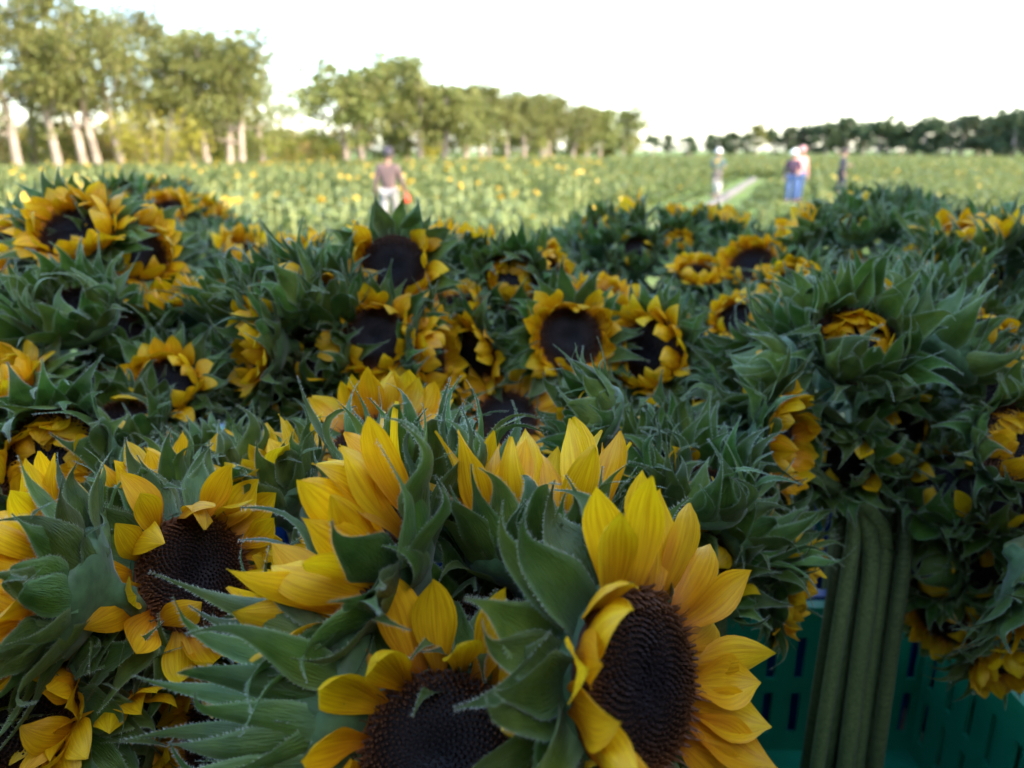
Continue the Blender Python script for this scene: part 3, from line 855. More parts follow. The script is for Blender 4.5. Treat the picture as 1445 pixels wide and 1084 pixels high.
def build_field():
    nr = np.random.RandomState(5)
    spots = []
    ca, sa = math.cos(R(20)), math.sin(R(20))
    y = 10.5
    row = 0
    # rows run along the direction of the pale strip
    for iu in range(-190, 190):
        for iv in range(0, 560):
            u = iu*0.74; v = 5+iv*0.36
            x = u*ca+v*sa; yy = -u*sa+v*ca
            if yy < 10.8 or abs(x) > 0.72*yy+2 or yy > limit(x): continue
            if yy > 62 and nr.rand() < .45: continue
            if yy > 110 and nr.rand() < .5: continue
            jx, jy = nr.normal(0, .07, 2)
            x += jx; yy += jy
            if path_dist(x, yy) < .55: continue
            if any(math.hypot(x-a, yy-b) < .45 for a, b in PEOPLE_AT): continue
            if any(abs(x-a*yy/b) < .42 and b-5 < yy < b for a, b in PEOPLE_AT): continue     # picked lanes in which they walk
            if nr.rand() < .10: continue
            spots.append((x, yy))
    rng = random.Random(8)
    rng.shuffle(spots)
    spots.sort(key=lambda s: s[1]+rng.uniform(0, 7))
    # individual plants: the nearest 300 tall ones with a bloom
    stemme = [MB().tube([(0, 0, -.05), (.01*k, .01, .5), (.02, -.01*k, 1.0)], [.016, .014, .010], 6).me('stem', [M_CSTEM], True) for k in range(3)]
    def leafme(i):
        rg = random.Random(40+i); V = []; F = []; tn = []
        for j in range(5):
            v = j/4; w = .105*math.sin(math.pi*min(1, v*.86+.12))**.8*(1 if v < .95 else .15)
            yy = .26*v; z = .05*math.sin(v*2.2)-.20*v*v*(1+.4*rg.random())
            for u in (-1, 0, 1): V.append((u*w+.01*rg.uniform(-1, 1), yy, z+.018*abs(u))); tn.append(min(1, .25+.5*rg.random()+.1*v))
        for j in range(4):
            for k in range(2): a = j*3+k; F.append((a, a+1, a+4, a+3))
        return mesh('leaf', V, F, [M_CROP], attrs={'tone': tn})
    leaves = [leafme(i) for i in range(6)]
    def bloom(i):
        rg = random.Random(60+i); V = []; F = []
        n = 15
        for k in range(n):
            a = 2*math.pi*(k+rg.uniform(-.2, .2))/n; e = rg.uniform(-.1, .6); L = .062*rg.uniform(.8, 1.15)
            c, s = math.cos(a), math.sin(a); b = len(V)
            for (r, w, h) in ((.035, .008, 0), (.035+L*.55, .016, L*.5*e), (.035+L, .002, L*e)):
                V += [(c*r-s*w, s*r+c*w, h), (c*r+s*w, s*r-c*w, h)]
            F += [(b, b+1, b+3, b+2), (b+2, b+3, b+5, b+4)]
        return mesh('flower_head', V, F, [M_CPET])
    blooms = [bloom(i) for i in range(4)]
    mb = MB(); mb.lathe([(.001, .016), (.022, .013), (.042, 0), (.036, -.014), (.012, -.03)], 12); cdisc = mb.me('disc', [M_CDISC], True)
    made = 0; rest = []
    for x, y in spots:
        h, t = region(x, y)
        if made < 300 and y > 11.5 and h > .25 and rng.random() < (.8 if t < .5 else .4) :
            hh = h*rng.uniform(.85, 1.18)
            root = ob('field_sunflower', None)
            root.matrix_basis = Matrix.Translation((x, y, 0)) @ Matrix.Rotation(rng.uniform(0, 6.28), 4, 'Z')
            if t < .5: tag(root, 'sunflower plant standing tall near the front of the green field', 'plant', 'standing sunflower plants at the field front')
            else: tag(root, 'low sunflower plant in the weedy right part of the field', 'plant', 'low plants at the right of the field')
            ob('stem', rng.choice(stemme), root, Matrix.Diagonal((1, 1, hh, 1)))
            for k in range(7):
                z = hh*(.12+.8*k/6.5); a = k*2.4+rng.uniform(-.5, .5)
                s = rng.uniform(.75, 1.2)*(.65+.35*h)
                ob('leaf', rng.choice(leaves), root, Matrix.Translation((0, 0, z)) @ Matrix.Rotation(a, 4, 'Z') @ Matrix.Rotation(rng.uniform(.1, .8), 4, 'X') @ Matrix.Diagonal((s, s, s, 1)))
            if rng.random() < (.22 if t < .5 else .22):
                s = rng.uniform(.6, .95)
                az = rng.gauss(2.2, 1.1)
                M = Matrix.Translation((.02, 0, hh+.02)) @ Matrix.Rotation(az, 4, 'Z') @ Matrix.Rotation(R(rng.uniform(25, 85)), 4, 'X') @ Matrix.Diagonal((s, s, s, 1))
                fh = ob('flower_head', rng.choice(blooms), root, M); ob('disc', cdisc, fh)
            made += 1
        else: rest.append((x, y, h, t))
    # the rest of the crop as one mass
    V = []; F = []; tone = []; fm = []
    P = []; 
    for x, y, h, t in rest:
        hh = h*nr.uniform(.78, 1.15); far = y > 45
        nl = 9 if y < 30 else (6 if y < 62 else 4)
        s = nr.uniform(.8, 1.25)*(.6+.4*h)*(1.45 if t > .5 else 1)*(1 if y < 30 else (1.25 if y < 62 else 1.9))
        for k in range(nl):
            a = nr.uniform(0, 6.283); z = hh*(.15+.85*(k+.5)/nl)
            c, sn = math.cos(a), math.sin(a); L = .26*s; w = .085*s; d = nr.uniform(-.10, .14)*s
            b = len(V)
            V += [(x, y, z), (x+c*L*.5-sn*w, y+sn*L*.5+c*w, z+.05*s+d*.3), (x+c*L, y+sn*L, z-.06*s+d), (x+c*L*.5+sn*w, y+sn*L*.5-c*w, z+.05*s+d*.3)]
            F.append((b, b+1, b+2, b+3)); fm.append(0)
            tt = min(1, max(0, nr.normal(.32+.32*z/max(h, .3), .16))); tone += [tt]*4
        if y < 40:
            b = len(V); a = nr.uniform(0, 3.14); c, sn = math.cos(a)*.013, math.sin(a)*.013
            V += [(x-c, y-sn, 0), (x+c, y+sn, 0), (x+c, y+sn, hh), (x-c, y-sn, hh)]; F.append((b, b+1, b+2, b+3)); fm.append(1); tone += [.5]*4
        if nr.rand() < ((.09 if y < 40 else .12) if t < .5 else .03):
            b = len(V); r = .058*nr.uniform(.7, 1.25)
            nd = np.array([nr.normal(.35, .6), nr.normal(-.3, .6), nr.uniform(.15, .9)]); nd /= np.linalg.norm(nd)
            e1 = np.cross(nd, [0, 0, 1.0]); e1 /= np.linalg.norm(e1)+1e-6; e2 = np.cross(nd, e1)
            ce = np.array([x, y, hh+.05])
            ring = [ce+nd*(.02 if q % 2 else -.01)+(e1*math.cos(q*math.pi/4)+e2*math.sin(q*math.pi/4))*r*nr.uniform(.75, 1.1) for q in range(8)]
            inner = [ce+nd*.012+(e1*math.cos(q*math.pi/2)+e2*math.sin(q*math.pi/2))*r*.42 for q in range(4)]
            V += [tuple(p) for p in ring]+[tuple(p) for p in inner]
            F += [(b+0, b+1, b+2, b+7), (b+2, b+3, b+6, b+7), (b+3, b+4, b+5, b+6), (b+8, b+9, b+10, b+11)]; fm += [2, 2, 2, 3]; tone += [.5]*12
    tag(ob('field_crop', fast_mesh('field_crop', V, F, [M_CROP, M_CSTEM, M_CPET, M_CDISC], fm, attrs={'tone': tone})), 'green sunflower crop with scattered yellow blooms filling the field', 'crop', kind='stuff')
    print('field', made, len(rest), len(F))
build_field()

# ------------------------------------------------------------------ people picking in the field
M_SKIN = mat_simple('skin_brown', (0.22, 0.11, 0.07), 0.5, 0.08, 8)
M_SKIN2 = mat_simple('skin_light_brown', (0.40, 0.23, 0.16), 0.5, 0.08, 8)
M_HAIRD = mat_simple('dark_hair', (0.015, 0.012, 0.010), 0.6, 0.2, 30)
def cloth(name, col, var=.15): return mat_simple(name, col, 0.85, var, 7, 0.5, 0.01, sheen=0.2)
def skin_mesh(name, verts, edges, radii, mat, root=0, sub=2):
    me = bpy.data.meshes.new(name+'_graph'); me.from_pydata([tuple(v) for v in verts], edges, [])
    o = bpy.data.objects.new(name+'_graph', me); COL.objects.link(o)
    m = o.modifiers.new('s', 'SKIN'); m.use_smooth_shade = True
    sv = me.skin_vertices[0].data
    for i, r in enumerate(radii):
        rr = r if hasattr(r, '__len__') else (r, r)
        sv[i].radius = rr; sv[i].use_root = (i == root)
    m2 = o.modifiers.new('d', 'SUBSURF'); m2.levels = sub; m2.render_levels = sub
    dg = bpy.context.evaluated_depsgraph_get()
    out = bpy.data.meshes.new_from_object(o.evaluated_get(dg)); out.name = name
    bpy.data.objects.remove(o)
    out.materials.clear(); out.materials.append(mat)
    out.polygons.foreach_set('use_smooth', np.ones(len(out.polygons), dtype=bool)); out.update()
    return out
def person(loc, face, H, label, shirt, trousers, skinm, hat=None, armL=None, armR=None, lean=0.0, stride=0.12, hatbrim=False, boots=(0.05, 0.04, 0.035)):
    """face: heading in degrees, 0 looks along +Y (away from the camera). arms: (elbow, wrist) offsets from the shoulder, local x right, y forward"""
    k = H/1.75
    root = tag(ob('person', None), label, 'person')
    root.matrix_basis = Matrix.Translation(loc) @ Matrix.Rotation(R(-face), 4, 'Z') @ Matrix.Diagonal((k, k, k, 1))
    ly = lambda z: lean*max(0, z-.95)
    def T(x, y, z): return Vector((x, y+ly(z), z))
    pel, waist, chest, neckb, neck = T(0, 0, .96), T(0, 0, 1.08), T(0, .01, 1.30), T(0, 0, 1.45), T(0, .01, 1.52)
    hd0, hd1, hd2 = T(0, .03, 1.58), T(0, .035, 1.66), T(0, .015, 1.73)
    nose = T(0, .135, 1.635)
    V = [pel, waist, chest, neckb, neck, hd0, hd1, hd2, nose]
    r = [(.14, .11), (.125, .10), (.15, .105), (.07, .065), (.055, .055), (.068, .075), (.078, .095), (.055, .065), .012]
    E = [(0, 1), (1, 2), (2, 3), (3, 4), (4, 5), (5, 6), (6, 7), (6, 8)]
    arms, legs = {}, {}
    for s, arm in ((-1, armL), (1, armR)):
        ear = T(s*.095, .02, 1.63); V.append(ear); r.append(.014); E.append((6, len(V)-1))
        sh = T(s*.19, 0, 1.41)
        el_o, wr_o = arm or ((s*.06, -.03, -.29), (s*.08, .04, -.54))
        el, wr = sh+Vector(el_o), sh+Vector(wr_o)
        dv = (wr-el).normalized()
        palm = wr+dv*.075
        i = len(V); V += [sh, el, wr, palm]; r += [.055, .042, .028, (.038, .02)]
        E += [(2, i), (i, i+1), (i+1, i+2), (i+2, i+3)]
        arms[s] = (sh, el, wr, palm)
        side = dv.cross(Vector((1, 0, 0))).normalized() if abs(dv.x) < .8 else Vector((0, 1, 0))
        for q, (o, ln) in enumerate(((-.03, .06), (-.010, .07), (.010, .066), (.03, .052))):
            b = palm+side*o+dv*.02; c1 = b+dv*ln*.6; c2 = c1+(dv*.7+Vector((-s*.6, 0, 0))).normalized()*ln*.5
            j = len(V); V += [b, c1, c2]; r += [.010, .0095, .008]; E += [(i+3, j), (j, j+1), (j+1, j+2)]
        tb = wr+dv*.03+side*.035; t2 = tb+(dv+side*.8).normalized()*.045
        j = len(V); V += [tb, t2]; r += [.011, .009]; E += [(i+2, j), (j, j+1)]
        hp = T(s*.095, 0, .90); kn = T(s*.105, stride*s*.6+.03, .50); an = T(s*.11, stride*s, .09); toe = T(s*.13, stride*s+.16, .035)
        i = len(V); V += [hp, kn, an, toe]; r += [.085, .058, .042, .04]; E += [(0, i), (i, i+1), (i+1, i+2), (i+2, i+3)]
        legs[s] = (hp, kn, an, toe)
    ob('body', skin_mesh('body', V, E, r, skinm), root)
    Vs = [T(0, 0, .93), waist, chest, T(0, 0, 1.46)]; rs = [(.165, .13), (.155, .125), (.178, .13), (.085, .08)]; Es = [(0, 1), (1, 2), (2, 3)]
    for s in (-1, 1):
        sh, el, wr, _ = arms[s]
        i = len(Vs); Vs += [sh, el, el.lerp(wr, .85)]; rs += [.075, .058, .045]; Es += [(2, i), (i, i+1), (i+1, i+2)]
    ob('shirt', skin_mesh('shirt', Vs, Es, rs, shirt), root)
    Vt = [T(0, 0, .97)]; rt = [(.162, .128)]; Et = []
    for s in (-1, 1):
        hp, kn, an, toe = legs[s]
        i = len(Vt); Vt += [hp, kn, an]; rt += [.108, .078, .068]; Et += [(0, i), (i, i+1), (i+1, i+2)]
    ob('trousers', skin_mesh('trousers', Vt, Et, rt, trousers), root)
    mbt = cloth('boot_leather', boots)
    for s in (-1, 1):
        hp, kn, an, toe = legs[s]
        ob('boot', skin_mesh('boot', [an+Vector((0, 0, .10)), an+Vector((0, -.02, -.02)), toe], [(0, 1), (1, 2)], [.06, .058, .05], mbt), root)
    mb = MB(); mb.lathe([(.001, .115), (.05, .10), (.085, .05), (.094, -.01), (.085, -.06)], 16, ell=(.95, 1.12))
    hr = ob('hair', mb.me('hair', [M_HAIRD], True), root, Matrix.Translation(T(0, .0, 1.665)))
    if hat is not None:
        mb = MB()
        if hatbrim: mb.lathe([(.001, .135), (.07, .13), (.10, .10), (.108, .03), (.115, .02), (.20, -.005), (.20, -.013), (.10, .005)], 22, ell=(.95, 1.08))
        else:
            mb.lathe([(.001, .132), (.06, .118), (.098, .06), (.105, .0), (.10, -.012)], 18, ell=(.95, 1.1))
            mb.box((0, .14, .0), (.15, .12, .008))
        ob('hat', mb.me('hat', [hat], not False), root, Matrix.Translation(T(0, .02, 1.69)))
    return root, arms, k
def build_people():
    p, arms, k = person((-2.46, 15.8, 0), 4, 1.66, 'man in brown pink shirt and white trousers walking away, seen from behind',
        cloth('dusty_rose_shirt', (0.11, 0.07, 0.065)), cloth('white_trousers', (0.25, 0.235, 0.225)), M_SKIN, cloth('dark_cap', (.03, .025, .04)),
        armL=((-.07, -.05, -.28), (-.10, -.02, -.53)), armR=((.08, .02, -.27), (.13, .10, -.50)), lean=.04, stride=.16)
    # red bundle in his right hand
    hp = p.matrix_basis @ (arms[1][3]+Vector((.0, .03, -.06)))
    red = mat_simple('red_plastic', (.62, .06, .02), .45, .2, 12)
    mb = MB(); mb.lathe([(.012, .10), (.02, .06), (.055, .03), (.075, -.02), (.07, -.08), (.045, -.11), (.001, -.115)], 14, ell=(1, .8)); mb.tube([(-.03, 0, .06), (-.035, 0, .12), (.035, 0, .12), (.03, 0, .06)], .006, 6)
    o = ob('bag', None); o.location = hp; tag(o, 'small orange red bag in the hand of the man in the brown shirt', 'bag')
    ob('pouch', mb.me('pouch', [red], True), o)
    person((9.08, 25.8, 0), 195, 1.62, 'person in white brimmed hat and dark purple top beside the pink shirted one', cloth('purple_top', (.055, .03, .055)), cloth('blue_jeans', (.045, .085, .20)),
        M_SKIN2, cloth('white_hat', (.75, .72, .70)), hatbrim=True, armL=((-.08, .08, -.26), (-.02, .26, -.34)), lean=.03)
    person((9.46, 26.2, 0), 165, 1.72, 'person in pink shirt and pink hood with blue jeans, in front pair at right', cloth('pink_shirt', (.62, .24, .22)), cloth('dark_jeans', (.04, .08, .19)),
        M_SKIN2, cloth('pink_cap', (.66, .30, .30)), armR=((.08, .05, -.27), (.05, .22, -.40)), stride=.08)
    person((7.62, 29.6, 0), 175, 1.66, 'person in white hat and dark teal top holding yellow flowers', cloth('teal_top', (.03, .075, .085)), cloth('grey_trousers', (.14, .12, .11)),
        M_SKIN2, cloth('white_sunhat', (.72, .70, .68)), hatbrim=True, armR=((.07, .08, -.25), (-.02, .28, -.30)), armL=((-.07, .08, -.25), (.02, .28, -.26)))
    # the bucket and flowers of that picker
    bw = mat_simple('white_plastic', (.66, .64, .58), .5, .1, 9)
    mb = MB(); mb.lathe([(.001, .01), (.12, .01), (.15, .36), (.16, .37), (.16, .38), (.145, .38), (.115, .03), (.001, .03)], 18)
    mb.tube([(-.155, 0, .36), (-.13, 0, .47), (0, 0, .53), (.13, 0, .47), (.155, 0, .36)], .006, 6)
    o = tag(ob('bucket', None), 'white bucket standing in front of the picker with the white hat and teal top', 'bucket'); o.location = (7.49, 28.9, 0.12)
    ob('pail', mb.me('pail', [bw], True), o)
    mb = MB(); mb.box((0, 0, .06), (.40, .40, .12)); ob('stand', mb.me('stand', [M_WOOD]), o, Matrix.Translation((0, 0, -.12)))
    o = tag(ob('flower_bunch', None), 'yellow flower bunch held by the person in dark teal top', 'flowers'); o.location = (7.51, 29.28, 1.10)
    rng = random.Random(3)
    for q in range(5):
        mb = MB(); mb.lathe([(.001, .01), (.05, .012), (.085, -.005), (.06, -.02), (.001, -.025)], 12)
        a = rng.uniform(0, 6.28); e = Vector((.10*math.cos(a), .06*math.sin(a)-.05, .14+.1*rng.random()))
        mb.tube([(0, 0, -.25), (e.x*.4, e.y*.4, -.05), e], .008, 6, 1)
        for i in range(12*5): mb.v[i] = mb.v[i]+e
        ob('flower', mb.me('flower', [M_CPET, M_CSTEM], True), o)
    person((12.62, 30.5, 0), 100, 1.66, 'person in dark clothes with pink striped sleeve, farthest right in the field', cloth('charcoal_top', (.035, .03, .045)), cloth('black_trousers', (.03, .03, .045)),
        M_SKIN2, cloth('dark_hat', (.05, .035, .045)), armL=((-.06, .10, -.24), (-.02, .30, -.25)))
build_people()

# ------------------------------------------------------------------ bunches of cut sunflowers
# name: (px, py, depth) of the middle of the dome, number of unlisted heads, radius, phrase
BUNCH = {
 'front':   (680, 1000, .56, 0, .12, 'front centre bunch'),
 'leftfront': (140, 880, .62, 3, .12, 'bunch at the lower left'),
 'left':    (60, 720, .84, 3, .13, 'left edge bunch below the half closed flower'),
 'midleft': (450, 730, .76, 3, .12, 'bunch behind the front flowers, left of centre'),
 'midright':(960, 720, .82, 4, .13, 'dark green bunch left of the standing stems'),
 'right':   (1215, 560, .93, 8, .13, 'big green bunch at the right'),
 'rightlow':(1410, 740, .92, 5, .13, 'shaded bunch at the lower right edge'),
 'dome':    (430, 500, 1.04, 7, .15, 'green dome left of centre'),
 'leftdome':(100, 500, 1.02, 7, .15, 'green dome at the left'),
 'leftback':(110, 400, 1.22, 6, .14, 'bunch of bright flowers at the upper left'),
 'centre':  (790, 560, 1.18, 5, .15, 'bunch with wide open flowers in the centre'),
 'centreback': (710, 440, 1.28, 6, .14, 'bunch right of the heart shaped dark flower'),
 'heart':   (555, 430, 1.20, 4, .13, 'bunch with the heart shaped dark flower'),
 'farleft': (220, 345, 2.05, 11, .20, 'far bunch rising against the field at upper left'),
 'farleft2':(320, 408, 1.75, 9, .18, 'blurred green bunch below the far left one'),
 'far1':    (880, 375, 1.70, 10, .16, 'far bunch right of centre'),
 'far2':    (985, 380, 1.75, 9, .16, 'far bunch with the narrow yellow crest'),
 'far3':    (1075, 440, 1.45, 9, .16, 'dim bunch above the big green one'),
 'far4':    (1245, 365, 1.70, 11, .18, 'far blue green bunch at the right'),
 'far5':    (1400, 420, 1.34, 10, .16, 'bunch at the upper right edge'),
 'far6':    (450, 462, 1.50, 6, .15, 'far bunch behind the green dome'),
 'far7':    (650, 450, 1.55, 6, .15, 'far bunch behind the centre'),
 'far8':    (10, 392, 1.65, 7, .16, 'far bunch at the left edge'),
 'far9':    (780, 412, 1.9, 5, .14, 'small far bunch before the open field'),
 'far10':   (1320, 470, 1.20, 8, .15, 'dark bunch behind the right bunch'),
 'far11':   (1170, 430, 1.36, 7, .15, 'dim bunch behind the top of the right bunch'),
 'side1':   (-230, 620, .92, 10, .15, 'bunch just outside the left edge, near'),
 'side2':   (-170, 470, 1.25, 10, .16, 'bunch just outside the left edge, middle'),
 'side3':   (-150, 410, 1.7, 9, .16, 'bunch just outside the left edge, far'),
 'gap':     (1000, 520, 1.36, 9, .15, 'dark bunch between the open flowers and the big green one'),
}
BASE = {}
CX0, CY0, CDX, CDY = .42, .93, .63, .43          # crate grid on the trailer
def snap(v, c0, step, m):
    k = round((v-c0)/step); c = c0+k*step
    return min(max(v, c-step/2+m), c+step/2-m)
for k, (px, py, D, na, rad, ph) in BUNCH.items():
    BASE[k] = at(px, py, D)
def foot_of(bn):
    p = BASE[bn]
    if bn == 'rightlow': p = p+Vector((.16, .16, 0))
    return snap(p.x+(.045 if bn == 'right' else 0), CX0, CDX, .12), snap(p.y, CY0, CDY, .11)
U = (0, 0, 1)
